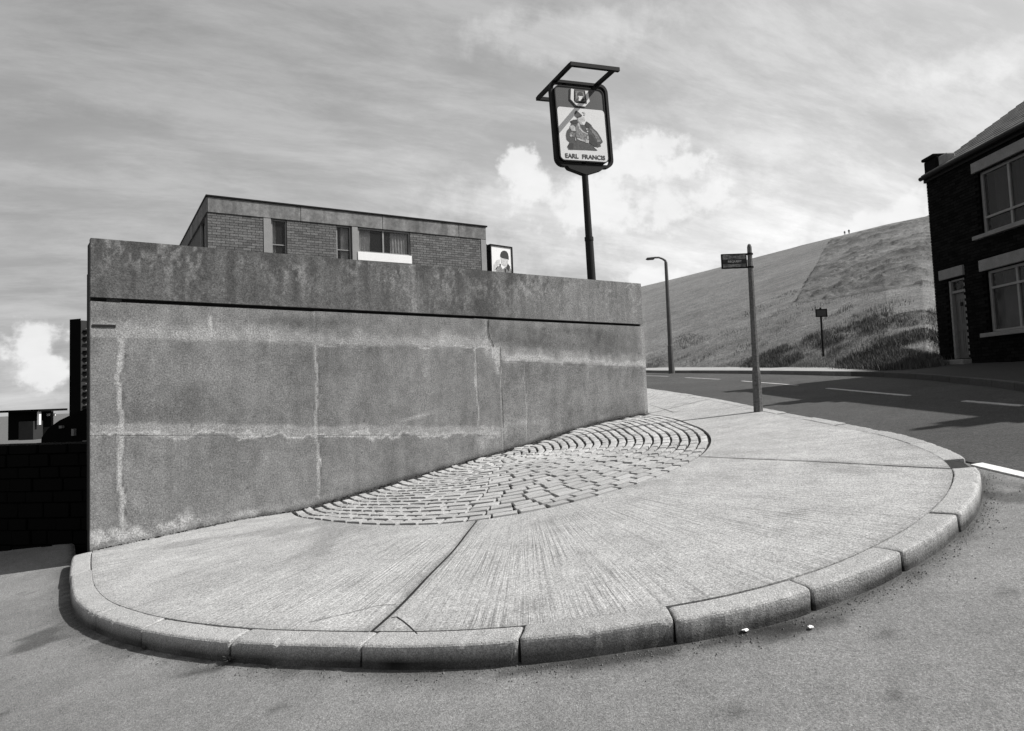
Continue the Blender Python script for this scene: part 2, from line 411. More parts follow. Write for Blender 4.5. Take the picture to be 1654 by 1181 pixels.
# light smoothing
for _ in range(3): KC[1:-1] = (KC[:-2]+2*KC[1:-1]+KC[2:])/4
KL = np.concatenate([[0], np.cumsum(np.hypot(*(KC[1:]-KC[:-1]).T))])
def kp(l): return np.array([np.interp(l, KL, KC[:, 0]), np.interp(l, KL, KC[:, 1])])
def kn(l):
    t = kp(l+.05)-kp(l-.05); t /= np.hypot(*t); return np.array([t[1], -t[0]])     # outward
def kl_of(x, y):
    return float(KL[np.argmin((KC[:, 0]-x)**2+(KC[:, 1]-y)**2)])
KW = 0.155

def inpoly(a, e, P):
    ins = np.zeros(a.shape, bool); n = len(P)
    for i in range(n):
        x1, y1 = P[i]; x2, y2 = P[(i+1) % n]
        c = ((y1 > e) != (y2 > e)) & (a < (x2-x1)*(e-y1)/((y2-y1)+1e-12)+x1); ins ^= c
    return ins
PAVED = [tuple(p) for p in KC[::2]]+[(-9.5, 46), (-9.5, 14.6)]
# ------------------------------------------------------------------ roads
xs = np.arange(-9, 4.05, 0.06); ys = np.concatenate([np.arange(-3.5, 1.5, .25), np.arange(1.5, 9.0, .06), np.arange(9, 14, .5)])
def kdist(X, Y):
    P = np.stack([X.ravel(), Y.ravel()], -1); K = KC[::3]
    d = np.full(len(P), 9.)
    for i in range(0, len(P), 20000):
        q = P[i:i+20000]; d[i:i+20000] = np.sqrt(((q[:, None, :]-K[None])**2).sum(-1)).min(1)
    return d.reshape(X.shape)
SILT = [(1.15, 3.36, .34, .07), (1.45, 3.40, .25, .06), (.15, 3.42, .35, .05), (.5, 3.36, .3, .05), (3.72, 4.95, .16, .3), (3.45, 4.75, .14, .3), (-3.6, 5.1, .2, .25), (-1.9, 4.1, .2, .06)]
def road_dirt(X, Y):
    d = kdist(X, Y)
    n = fbm(X*3, Y*3, 5)+.5
    n2 = fbm(X*1.1, Y*1.1, 6)
    v = 1-0.72*np.exp(-(d/(0.05+0.20*n*n))**1.5)
    v *= 1+0.10*n2
    # silt stains and a patched strip along the gutter
    for (px_, py_, rx_, ry_) in SILT: v = v*(1-.55*ss(1-np.hypot((X-px_)/rx_, (Y-py_)/ry_)+1.6*fbm(X*5, Y*5, 8), .0, .35))
    v = v*(1+.12*ss(fbm(X*.6+3, Y*.6, 10), .04, .14)-.09*ss(fbm(X*.45, Y*.8+7, 11), .08, .12))
    # hairline cracks in the tarmac
    cr = np.abs(fbm(X*.8, Y*.8, 12, 5)); v = v*(1-.35*ss(cr, .006, .0)*ss(fbm(X*.5, Y*.5, 13), -.02, .1))
    # oil drips and tar spots
    for k in range(26):
        cx, cy, r = rng.uniform(-4, 3.8), rng.uniform(1.6, 4.8), rng.uniform(.006, .02)
        v = v*(1-.5*np.exp(-((X-cx)**2+(Y-cy)**2)/(2*(r+.02)**2)))
    return v
X, Y = np.meshgrid(xs, ys, indexing='ij')
Z = gz(X, Y)+0.004*fbm(X*1.5, Y*1.5, 9)-.5*ss(kdist(X, Y), .09, .3)*inpoly(X, Y, PAVED)
side = grid_mesh('side_road', X, Y, Z, m_side, attr={'dirt': road_dirt(X, Y)}); tag(side, kind='structure')
xs = np.concatenate([np.arange(3.85, 5.2, .06), np.arange(5.2, 11.9, .2)])-0.0
ys = np.concatenate([np.arange(-3.5, 4, .4), np.arange(4, 12, .08), np.arange(12, 60, .4)])
X, Y = np.meshgrid(xs, ys, indexing='ij')
X = X+(4.0-3.85)*0
XX = np.where(X < 4.2, X-0.9*ss(Y, 6, 9)-3.5*ss(Y, 15, 45), X)
edge = 3.93+0.03*fbm(Y*2, Y*0, 4)
XX = np.where(Y < 7, np.maximum(XX, edge*(X < 3.95)+XX*(X >= 3.95)), XX)
Z = gz(XX, Y)+0.004+0.004*fbm(XX*1.5, Y*1.5, 9)+np.where(Y < 7, .0, 0)
main = grid_mesh('main_road', XX, Y, Z, m_main, attr={'dirt': road_dirt(XX, Y)}); tag(main, kind='structure')

def strip(poly, mat, name, label, cat, th=.004, lift=.012, parent=None):
    """painted marking following the road along a centre line poly, width per point"""
    vs = []; P = np.array([p[:2] for p in poly]); w = [p[2] for p in poly]
    T = []
    for k in range(len(P)):
        t = P[min(k+1, len(P)-1)]-P[max(k-1, 0)]; t = t/np.hypot(*t); T.append(np.array([t[1], -t[0]]))
    b = MB(); n = len(P)
    for k in range(n):
        for sgn in (-1, 1):
            q = P[k]+T[k]*w[k]/2*sgn
            z = gzf(*q)
            vs.append((q[0], q[1], z+lift)); vs.append((q[0], q[1], z-.01))
    fs = []
    for k in range(n-1):
        a = k*4; c = a+4
        fs += [(a, a+2, c+2, c), (a, c, c+1, a+1), (a+2, a+3, c+3, c+2)]
    fs += [(0, 1, 3, 2), (4*n-4, 4*n-2, 4*n-1, 4*n-3)]
    b.add(vs, fs); o = b.build(name, mat, parent)
    return o
markings = empty('road_markings'); tag(markings, kind='structure')
dashes = [((1042, 607), (1080, 608.5)), ((1107, 610.3), (1163, 613.3)), ((1198, 616), (1288, 623)), ((1336, 628), (1468, 640)), ((1557, 649), (1650, 657))]
for a, b in dashes:
    p = onground(*a); q = onground(*b)
    n = 8; o = strip([(p.x+(q.x-p.x)*k/n, p.y+(q.y-p.y)*k/n, .085+.02*(k % 2)) for k in range(n+1)], m_paint, 'centre_line_dash', None, None, parent=markings)
o = strip([(3.93-.10*((k/8)), 5.80-2.4*(k/8), .10+.02*math.sin(k*3)) for k in range(9)], m_wpaint, 'edge_line', None, None, parent=markings)

# ------------------------------------------------------------------ sett apron (fan of stone setts against the wall)
FC = (5.1, .35)
FAN = [(8.78, .0), (8.26, .91), (7.57, 1.88), (6.85, 2.75), (6.1, 3.35), (5.3, 3.78), (4.3, 3.98), (3.4, 3.86), (2.75, 3.62), (2.3, 3.05), (2.02, 2.25), (1.95, 1.4), (2.02, .6), (2.15, 0.0)]
ang = [math.degrees(math.atan2(d-FC[1], s-FC[0])) for s, d in FAN]; ang = [a+360 if a < -90 else a for a in ang]
rad = [math.hypot(s-FC[0], d-FC[1]) for s, d in FAN]
_ga = np.arange(-90, 271, 1.0); _gr = np.interp(_ga, ang, rad); _k = np.hanning(31); _k /= _k.sum()
_gr = np.convolve(np.pad(_gr, 15, mode='edge'), _k, mode='valid')
def r_fan(a):
    a = a if a > -90 else a+360
    return float(np.interp(a, _ga, _gr))
def fan_pt(a, f=1.0):
    r = r_fan(a)*f; return FC[0]+r*math.cos(math.radians(a)), FC[1]+r*math.sin(math.radians(a))
pavement = empty('pavement'); tag(pavement, kind='structure')
# bedding under setts, slabs and kerb
th = np.radians(np.linspace(-8, 188, 160)); tt = np.linspace(0.02, 1, 30)
Kin = np.array([kp(l)-kn(l)*KW for l in np.arange(0.0, KL[-1]-8, .05)])
Kinsd = np.array([xy2sd(*p) for p in Kin]); kang = np.degrees(np.arctan2(Kinsd[:, 1]-FC[1], Kinsd[:, 0]-FC[0])); kang = np.where(kang < -90, kang+360, kang)
krad = np.hypot(Kinsd[:, 1]-FC[1], Kinsd[:, 0]-FC[0])
o_ = np.argsort(kang); kang = kang[o_]; krad = krad[o_]
def r_kerb(a): return float(np.interp(a, kang, krad))
Rk = np.array([r_kerb(math.degrees(t)) for t in th])-.01
RR = tt[None, :]*Rk[:, None]
SS_ = FC[0]+RR*np.cos(th)[:, None]; DD_ = np.maximum(FC[1]+RR*np.sin(th)[:, None], -.15)
BX = A0.x+WD.x*SS_+WN.x*DD_; BY = A0.y+WD.y*SS_+WN.y*DD_
bed = grid_mesh('bedding', BX, BY, pz(BX, BY)-.024, m_joint, pavement); fix_normals(bed); tag(bed, kind='stuff')

# dark filler in the joints between the slabs
fa_ = np.linspace(-5.5, 186, 260); ft_ = np.linspace(0, 1, 14)
FI = np.array([fan_pt(a) for a in fa_]); FO = np.array([(FC[0]+(r_kerb(a)-.006)*math.cos(math.radians(a)), FC[1]+(r_kerb(a)-.006)*math.sin(math.radians(a))) for a in fa_])
SSf = FI[:, :1]*(1-ft_)+FO[:, :1]*ft_; DDf = np.maximum(FI[:, 1:]*(1-ft_)+FO[:, 1:]*ft_, -.05)
BX2 = A0.x+WD.x*SSf+WN.x*DDf; BY2 = A0.y+WD.y*SSf+WN.y*DDf
jf = grid_mesh('joint_filler', BX2, BY2, pz(BX2, BY2)-.009, m_joint, pavement); fix_normals(jf); tag(jf, kind='stuff')
apron = empty('cobbled_apron', (0, 0, 0)); tag(apron, kind='structure')
def sett_mesh(k):
    r = random.Random(k); l, w, h = 1.0, 1.0, 1.0
    b = MB(); ins = .035+.02*r.random(); ins2 = .055+.03*r.random()
    cor = [(-.5, -.5), (.5, -.5), (.5, .5), (-.5, .5)]
    base = [(x+r.uniform(-.02, .02), y+r.uniform(-.03, .03)) for x, y in cor]
    ring = [(x, y, -1) for x, y in base]+[(x*.995, y*.99, -.16-r.random()*.06) for x, y in base]+[(x*(1-ins), y*(1-ins2), r.uniform(-.07, .03)) for x, y in base]
    ring.append((r.uniform(-.1, .1), r.uniform(-.1, .1), r.uniform(.0, .04)))
    fs = []
    for lv in range(2):
        for i in range(4): fs.append((lv*4+i, lv*4+(i+1) % 4, lv*4+4+(i+1) % 4, lv*4+4+i))
    for i in range(4): fs.append((8+i, 8+(i+1) % 4, 12))
    return b.add(ring, fs)
sett_src = []
for k in range(10):
    b = sett_mesh(k); me = bpy.data.meshes.new('sett'); me.from_pydata(b.v, [], b.f); me.materials.append(m_sett); sett_src.append(me)
specs = []
NR = 25; step = 1.0/NR   # rows of equal width
for k in range(NR):
    f = (1-(k+.5)*step)*.991
    # walk the arc
    a = -89.0; R0 = 3.7*f
    a += random.uniform(0, 9)
    while a < 270:
        lng = random.uniform(.20, .28)*(1.0 if R0 > .8 else .65)
        if random.random() < .08: lng *= .6
        r = r_fan(a)*f; da = math.degrees(lng/max(r, .12))
        am = a+da/2; s, d = fan_pt(am, f); a += da
        if R0 < .07: break
        if d < .075: continue
        s2, d2 = fan_pt(am+1.5, f); s1, d1 = fan_pt(am-1.5, f)
        tx, ty = s2-s1, d2-d1; L0 = math.hypot(tx, ty); tx /= L0; ty /= L0
        chord = 2*math.sin(math.radians(min(da, 60)/2))*r_fan(am)*f*max(1, 1)
        wv = r_fan(am)*step
        # correct length for obliqueness of the outline
        specs.append((s, d, tx, ty, chord*1.0-random.uniform(.014, .026), wv*max(.75, abs((math.cos(math.radians(am))*ty-math.sin(math.radians(am))*tx)))-random.uniform(.028, .038), k))
def sett_matrix(sp_):
    s, d, tx, ty, lg, wv, k = sp_
    x, y = sd2xy(s, d); e = .05
    nrm = Vector((-(float(pz(x+e, y))-float(pz(x-e, y)))/(2*e), -(float(pz(x, y+e))-float(pz(x, y-e)))/(2*e), 1)).normalized()
    nrm = (nrm+Vector((random.uniform(-.016, .016), random.uniform(-.016, .016), 0))).normalized()
    t = Vector((WD.x*tx+WN.x*ty, WD.y*tx+WN.y*ty, 0)); a = random.uniform(-.04, .04)
    t = Vector((t.x*math.cos(a)-t.y*math.sin(a), t.x*math.sin(a)+t.y*math.cos(a), 0)); t = (t-nrm*t.dot(nrm)).normalized(); b = nrm.cross(t)
    z = float(pz(x, y))+random.uniform(-.002, .004)
    hh = .07
    return Matrix(((t.x*lg, b.x*wv, nrm.x*hh, x), (t.y*lg, b.y*wv, nrm.y*hh, y), (t.z*lg, b.z*wv, nrm.z*hh, z), (0, 0, 0, 1)))
specs = [sp_ for sp_ in specs if sp_[4] > .04]
specs.sort(key=lambda q: (lambda p: p[0]**2+p[1]**2)(sd2xy(q[0], q[1])))
for sp_ in specs[:300]:
    o = bpy.data.objects.new('sett', random.choice(sett_src)); COL.objects.link(o); o.parent = apron; o.matrix_world = sett_matrix(sp_)
b = MB()
for sp_ in specs[300:]:
    me = random.choice(sett_src); M = sett_matrix(sp_)
    b.add([M @ v.co for v in me.vertices], [tuple(p.vertices) for p in me.polygons])
o = b.build('sett_infill', m_sett, apron); tag(o, kind='stuff')
print('setts', len(specs))

# ------------------------------------------------------------------ pavement slabs
GUM = [(random.uniform(-4, 4), random.uniform(3.6, 9), random.uniform(.012, .03)) for _ in range(60)]
def inner_xy(a):
    s, d = fan_pt(a); return s, d
def outer_sd(a):
    r = r_kerb(a)-.004; return FC[0]+r*math.cos(math.radians(a)), FC[1]+r*math.sin(math.radians(a))
def stain_slab(X, Y):
    v = 1+.24*fbm(X*.9, Y*.9, 21)+.22*fbm(X*3, Y*3, 22)+.16*fbm(X*9, Y*9, 24)
    for k in range(60):
        cx, cy, r_ = GUM[k]; v = v-.22*np.exp(-((X-cx)**2+(Y-cy)**2)/(2*r_*r_))
    v -= .22*ss(fbm(X*1.7, Y*1.7, 23), .14, .30)
    s, d = xy2sd(X, Y)
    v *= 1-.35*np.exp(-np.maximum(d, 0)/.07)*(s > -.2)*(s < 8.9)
    return v
def slab(fa, fb, nu, nt, lift, name='slab'):
    u = np.linspace(0, 1, nu)[:, None]; t = np.linspace(0, 1, nt)[None, :]
    SSm = np.zeros((nu, nt)); DDm = np.zeros((nu, nt))
    for i in range(nu):
        for j in range(nt):
            a = fa(j/(nt-1))*(1-i/(nu-1))+fb(j/(nt-1))*(i/(nu-1))
            si, di = inner_xy(a); so, do_ = outer_sd(a); q = j/(nt-1)
            SSm[i, j] = si*(1-q)+so*q; DDm[i, j] = di*(1-q)+do_*q
    DDm = np.where(SSm < 8.9, np.maximum(DDm, -.02), DDm)
    X = A0.x+WD.x*SSm+WN.x*DDm; Y = A0.y+WD.y*SSm+WN.y*DDm
    Zt = pz(X, Y)+lift
    # rolled edges
    ed = np.minimum(np.minimum(u+0*t, 1-u+0*t)*6/.02, 1)
    # close the slab with a skirt
    pad = lambda M, k: np.pad(M, 1, mode='edge')
    Xp, Yp = np.pad(X, 1, mode='edge'), np.pad(Y, 1, mode='edge'); Zp = np.pad(Zt, 1, mode='edge')
    Zp[0, :] -= .09; Zp[-1, :] -= .09; Zp[:, 0] -= .09; Zp[:, -1] -= .09
    o = grid_mesh(name, Xp, Yp, Zp, m_slab, pavement, attr={'stain_shade': stain_slab(Xp, Yp)*(1-.30*np.pad(np.exp(-np.minimum(u+0*t, 1-u+0*t)*260)*(.4+1.2*(fbm(X*4, Y*4, 25)+.5)), 1, mode='edge'))*(1-.2*np.pad(np.exp(-(1-t+0*u)*40), 1, mode='edge'))}, smooth=False)
    return fix_normals(o)
lin = lambda a, b: (lambda t: a+(b-a)*t)
wob = lambda a, b, s: (lambda t: a+(b-a)*t+.35*math.sin(t*7+s)*.5)
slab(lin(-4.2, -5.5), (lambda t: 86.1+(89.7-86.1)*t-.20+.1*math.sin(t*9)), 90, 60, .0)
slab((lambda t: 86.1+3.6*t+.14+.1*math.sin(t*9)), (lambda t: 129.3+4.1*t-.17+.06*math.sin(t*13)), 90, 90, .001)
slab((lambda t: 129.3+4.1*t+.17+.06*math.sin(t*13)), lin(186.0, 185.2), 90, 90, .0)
# bays beyond the corner, between the wall's return and the kerb
def far_slab(l0, l1, lift):
    nu, nt = 24, 16; X = np.zeros((nu, nt)); Y = np.zeros((nu, nt))
    for i in range(nu):
        l = l0+(l1-l0)*i/(nu-1); q = kp(l)-kn(l)*(KW+.004)
        # inner side: the line that runs back from the wall corner
        w = (l-LS)/(LE-LS)
        p = np.array([2.52, 12.58])*(1-w)+np.array([-3.2, 43.])*w
        for j in range(nt):
            X[i, j], Y[i, j] = p*(1-j/(nt-1))+q*(j/(nt-1))
    Xp, Yp = np.pad(X, 1, mode='edge'), np.pad(Y, 1, mode='edge'); Zp = gz(Xp, Yp)+.12+lift
    Zp[0, :] -= .09; Zp[-1, :] -= .09; Zp[:, 0] -= .09; Zp[:, -1] -= .09
    return fix_normals(grid_mesh('slab', Xp, Yp, Zp, m_slab, pavement, attr={'stain_shade': stain_slab(Xp, Yp)}, smooth=False))
ao, bo = outer_sd(-5.5), None
xo, yo = sd2xy(*outer_sd(-5.5)); LS = kl_of(xo, yo); LE = KL[-1]-.3
nb = 9
for k in range(nb):
    a = LS+(LE-LS)*(k/nb)**1.25; c = LS+(LE-LS)*((k+1)/nb)**1.25
    far_slab(a+.012, c, random.uniform(-.0015, .0015))
# beddings below far slabs
# hairline crack by the kerb
def crack(pts, w=.006):
    b = MB(); P = [Vector(p) for p in pts]; vs = []; fs = []
    for k, p in enumerate(P):
        t = (P[min(k+1, len(P)-1)]-P[max(k-1, 0)]).normalized(); nrm = Vector((t.y, -t.x)); ww = w*random.uniform(.6, 1.3)
        for sg in (-1, 1):
            q = p+nrm*ww*sg; vs.append((q.x, q.y, float(pz(q.x, q.y))+.003))
    for k in range(len(P)-1): fs.append((2*k, 2*k+1, 2*k+3, 2*k+2))
    b.add(vs, fs); return b.build('crack', m_joint, pavement)
def gpt(px, py):
    g_ = onground(px, py, .12); return (g_.x, g_.y)
crack([gpt(*p) for p in [(632, 1001), (641, 1000), (652, 1005), (662, 1013), (668, 1020), (674, 1028)]], .004)
crack([gpt(*p) for p in [(500, 1008), (540, 998), (580, 989), (610, 981), (640, 977)]], .0022)
crack([gpt(*p) for p in [(1049, 654), (1068, 660), (1088, 666.5)]], .008)

# kerb stones
kerb = empty('kerb'); tag(kerb, kind='structure')
KJ = [(-4.62, 7.10), (-4.157, 6.339), (-3.788, 5.793), (-3.15, 5.09), (-2.562, 4.635), (-1.77, 4.17), (-.88, 3.78), (-.018, 3.51), (.761, 3.44), (1.486, 3.53), (2.125, 3.81), (2.74, 4.26), (3.44, 5.07)]
KJ[-1] = (3.555, 5.275); kls = [kl_of(*p) for p in KJ]; kls[0] = 0.0
stones = [(kls[i], kls[i+1]) for i in range(len(kls)-1)]
l = kl_of(3.70, 5.58); first = l
while l < KL[-1]-1: stones.append((l, l+.915)); l += .915
def kerb_stone(l0, l1, k):
    gap = .013 if k > 2 else .008
    l0 += gap*.6; l1 -= gap*.6; LLs = l1-l0; pos = np.concatenate([[0, .004, .010, .02], np.linspace(.035, LLs-.035, max(6, int(LLs/.035))), [LLs-.02, LLs-.010, LLs-.004, LLs]]); n = len(pos)-1; r = random.Random(k*3+1)
    dl = r.uniform(-.006, .006); dt = r.uniform(-.007, .008)
    prof = [(.022, -.22), (.020, -.06), (.016, .03), (.012, .098), (.009, .110), (.001, .118), (-.010, .1215), (-.03, .122), (-.09, .121), (-KW+.006, .120), (-KW, .116), (-KW, -.05)]
    X = np.zeros((n+3, len(prof))); Y = X.copy(); Z = X.copy(); ST = X.copy()
    for i in range(n+3):
        ii = min(max(i-1, 0), n); l = l0+pos[ii]
        e = min(pos[ii], LLs-pos[ii]); rnd = .009*math.exp(-e/.008)
        p = kp(l); nv = kn(l)
        for j, (o_, h) in enumerate(prof):
            j0 = j
            if i in (0, n+2): o_, h = (-.07, .05)
            elif h > .08: h -= rnd*.8; 
            if i not in (0, n+2) and j < 5: o_ -= rnd
            q = p+nv*(o_+dt); X[i, j], Y[i, j] = q
            Z[i, j] = (gzf(*q) if h > .09 else gzf(*p))+h+dl
    nse = fbm(X*26+Z*14, Y*26, 40+k, 4)*.015+fbm(X*6, Y*6, 80+k, 2)*.008
    nse[0] = 0; nse[-1] = 0
    Z += nse*.45; X += nse*.75; Y -= nse*.75
    chip = ss(fbm(X*9, Y*9, 60+k, 3), .17, .30)*ss(Z-gz(X, Y), .085, .11)*ss(np.arange(len(prof))[None, :]+0*X, 8, 5)
    chip[0] = 0; chip[-1] = 0; Z -= .014*chip
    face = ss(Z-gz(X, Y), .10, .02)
    ST = 1-.84*face*(.6+.8*(fbm(X*3, Z*9+Y*3, 50)+.5))+.12*fbm(X*6, Y*6, 51)  # kerb face darkened: shade put into the colour along with grime
    ST *= r.uniform(.90, 1.08)
    o = grid_mesh('kerb_stone', X, Y, Z, m_kerb, kerb, attr={'stain_shade': ST}, smooth=False)
    return fix_normals(o)
for k, (a, c) in enumerate(stones):
    if a > KL[-1]-1.2: break
    kerb_stone(a, c, k)
# bed of kerb: dark mortar filling the joints
b = MB(); ls = np.arange(0.02, KL[-1]-.5, .1); vs = []; fs = []
for i, l in enumerate(ls):
    p = kp(l); nv = kn(l); z = gzf(*p)
    for o_, h in ((-.012, -.2), (-.012, .085), (-.10, .100), (-KW-.03, .100)):
        q = p+nv*o_; vs.append((q[0], q[1], z+h))
for i in range(len(ls)-1):
    for j in range(3): a = i*4+j; fs.append((a, a+1, a+5, a+4))
b.add(vs, fs); o = b.build('kerb_mortar', m_joint, kerb); tag(o, kind='stuff')

# ------------------------------------------------------------------ retaining wall
ROOT_Z = 0.0
wall = empty('concrete_retaining_wall', (A0.x, A0.y, 0.0), rot=(0, 0, math.atan2(WD.y, WD.x)))
tag(wall, 'long blank stained concrete retaining wall rising behind the fan of stone setts', 'wall')
WL = 8.86; ZG = 2.812; ZT = 3.49
def wtop(s): return 3.476+.0135*s
def seam1(s): return np.where(s < 5.3, 2.40-.008*s, 2.20-.045*(s-5.5))+.03*fbm(s*1.3, 0*s, 61)
def seam2(s): return 1.44-.068*s+.0*s
def wall_value(s, z):
    s = np.asarray(s, float); z = np.asarray(z, float)
    v = np.ones_like(s)
    blot = fbm(s*1.3, z*1.3, 70, 5); fine = fbm(s*7, z*7, 71, 4); drip = fbm(s*9, z*.9, 72, 4); drip2 = fbm(s*22, z*1.6, 73, 3)
    v += .30*blot+.30*fine+.20*drip+.16*fbm(s*26, z*26, 170, 3)
    up = ss(z, ZG-.02, ZG+.02)
    # parapet: grimy, with mottled lichen and runs
    mott = ss(fbm(s*24, z*15, 74, 4), -.02, .12)*ss(fbm(s*4, z*4, 75, 3), -.16, .14)
    par = .66+.30*drip+.24*drip2+.34*mott*(.4+.6*ss(z, 3.0, 3.35))-.20*ss(z, 3.2, 3.46)*ss(fbm(s*4, z*3, 76), -.1, .2)+.42*ss(s, 4.6, 7.5)*.85
    par += .32*np.exp(-((s-3.95)/.10)**2)*(.5+drip2+.4)
    par -= .35*np.exp(-((s-5.12)/.13)**2-((z-2.97)/.10)**2)
    par += .5*np.exp(-((s-6.02)/.10)**2-((z-3.30+.8*(s-6.02))/.07)**2)*(.8+fine)
    par += .22*np.exp(-((s-1.95)/.05)**2)*ss(z, 3.3, 3.1)*(.5+drip2*2)
    v = v*(1-up)+(par)*up
    lowm = 1-up
    s1 = seam1(s); s2 = seam2(s); rag = .10*fbm(s*3.2, z*3.2, 77)+.09*fbm(s*11, z*11, 78)
    # upper pale smear above the first seam, with a dark cloud over it
    d1 = z-s1
    v += lowm*.34*ss(d1, -.025, .01)*ss(d1+rag*1.6, .20, .06)
    v -= lowm*.22*ss(d1, .12, .26)*ss(z, ZG-.04, ZG-.16)*ss(fbm(s*.9, z*1.5, 79), -.18, .1)
    v -= lowm*.16*ss(-d1, .02, .05)*ss(-d1, .55, .05)*ss(fbm(s*2.2, z*1.3, 80), -.15, .2)
    v += lowm*.65*np.exp(-((d1+.02+rag*.8)/.014)**2)*ss(fbm(s*2, 0*s, 81), -.02, .2)
    # second seam: pale band with a bright ragged lower lip
    d2 = z-s2; left = ss(s, 5.45, 5.35)
    v += lowm*left*.34*ss(d2+rag, -.10, -.06)*ss(d2+rag*.6, .06, .02)
    v += lowm*left*.95*np.exp(-((d2+.085+rag*1.6)/.020)**2)*(.55+ss(fbm(s*1.6, 0*s, 82), -.2, .15)*.6)
    v += lowm*.5*np.exp(-((s-3.95)/.25)**2-((z-s2-.17-.25*(s-3.95))/.025)**2)
    # upright joints: pale mortar of varying width
    for (sx, w0, z0, z1, am, sd_) in ((.275, .040, .35, 2.40, .62, 1), (2.475, .026, .38, 2.34, .60, 2), (4.99, .022, 1.15, 2.38, .55, 3), (5.45, .020, .60, 2.36, .45, 4), (5.95, .016, .9, 2.10, .28, 5), (2.49, .010, 2.45, 2.8, .15, 6)):
        w = .85*w0*(.35+1.5*(fbm(z*2.2+sd_, 0*z, 90+sd_)+.5)**1.2)
        c = sx+.07*fbm(z*2.2, 0*z, 95+sd_)+.03*fbm(z*12, s*3, 97+sd_)
        v += lowm*am*(.55+1.1*(fbm(z*6, s*6, 98+sd_)+.4))*ss(np.abs(s-c), w, w*.55)*ss(z, z0-.03, z0+.03)*ss(z, z1+.03, z1-.03)
        v -= lowm*.18*ss(s-c, w+.02, w)*ss(s-c, w*.7, w)*ss(z, z0, z0+.1)*ss(z, z1, z1-.1)
    # short bright run
    v += lowm*.85*ss(np.abs(s-1.20), .030*(.4+(z-2.40)*1.2), .008)*ss(z, 2.42, 2.47)*ss(z, 2.74, 2.60)
    # crumbled patches about the crack
    for (cs, cz, rs, rz, am) in ((5.33, 2.28, .14, .13, .45), (5.40, 2.10, .05, .18, .9), (5.30, 1.0, .22, .22, .30), (5.05, .90, .10, .22, .25), (5.5, .95, .10, .3, .3), (5.9, 1.15, .3, .05, .3), (5.6, 2.18, .25, .05, .35), (5.2, 2.55, .05, .3, .3)):
        v += lowm*am*np.exp(-((s-cs)/rs)**2-((z-cz)/rz)**2)*(.5+ss(fbm(s*12, z*12, 101), -.1, .12))
    v -= .25*np.exp(-((s-5.25)/.16)**2-((z-2.95)/.35)**2)*(.6+drip)
    # foot of the wall: lime bloom left, dirty splash right
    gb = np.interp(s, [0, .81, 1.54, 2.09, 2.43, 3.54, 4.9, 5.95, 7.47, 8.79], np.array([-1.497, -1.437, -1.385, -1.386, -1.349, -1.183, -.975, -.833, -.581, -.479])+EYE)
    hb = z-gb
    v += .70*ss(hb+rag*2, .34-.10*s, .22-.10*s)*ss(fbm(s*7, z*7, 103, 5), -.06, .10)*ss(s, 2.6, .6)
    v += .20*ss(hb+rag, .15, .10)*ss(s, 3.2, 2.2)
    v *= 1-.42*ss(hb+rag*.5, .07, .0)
    v -= .12*ss(hb, .5, .1)*ss(s, 1.6, 2.6)*ss(fbm(s*3, z*3, 104), -.1, .2)
    # ghost arcs where old shuttering bulged
    arc = np.hypot((s-.88)/.55, (z-1.45)/.42)
    v -= .07*ss(arc+.25*fbm(s*6, z*6, 171), 1.02, .93)*(z > s2+.05)*lowm*ss(z, 1.4, 1.5)
    arc = np.hypot((s-1.75)/.38, (z-1.35)/.25); v -= .06*ss(arc+.25*fbm(s*6, z*6, 171), 1.02, .9)*(z > s2+.05)*lowm
    # third lift's seam on the right of the crack
    s3 = 2.19-.05*(s-5.6); d3 = z-s3
    v += ss(s, 5.5, 5.6)*.40*ss(d3+rag, -.07, -.03)*ss(d3+rag, .08, .03)
    v += .30*ss(s, 8.74, 8.80)*lowm+.15*ss(s, 8.6, 8.8)*lowm
    for k in range(40):
        cs, cz, r_ = HOLES[k]
        v -= .5*np.exp(-((s-cs)**2+(z-cz)**2)/(2*r_*r_))
    return np.clip(.98+(v-1)*1.45, .35, 2.1)
HOLES = [(random.uniform(.1, 8.7), random.uniform(.6, 2.7), random.uniform(.006, .012)) for _ in range(40)]
def wpanel(s0, s1, zb0, zb1, zt0, zt1, proud, name='panel', h=.022):
    """one cast bay: grid front (y=-proud), closed back to the core"""
    n = max(6, int((s1-s0)/h)); m = max(6, int((zt0-zb0)/h))
    u = np.linspace(0, 1, n+1)[:, None]; v = np.linspace(0, 1, m+1)[None, :]
    s = s0+(s1-s0)*u+0*v
    zb = zb0+(zb1-zb0)*u; zt = zt0+(zt1-zt0)*u
    z = zb+(zt-zb)*v
    y = -proud-.006*fbm(s*2, z*2, 110)-.0035*fbm(s*11, z*11, 111)
    val = wall_value(s, z)
    y = y-.004*(val-1)*ss(z, 2.7, 2.6)
    sp_, yp, zp, vp = [np.pad(q, 1, mode='edge') for q in (s, y, z, val)]
    yp[0, :] = .10; yp[-1, :] = .10; yp[:, 0] = .10; yp[:, -1] = .10
    o = grid_mesh(name, sp_, yp, zp, m_wall, wall, attr={'stain_shade': vp}, smooth=False)
    return fix_normals(o)
g_ = .004
cols = [(0, .2755), (.2760, 2.4755), (2.4760, 4.989), (4.9895, 5.449), (5.4515, WL)]
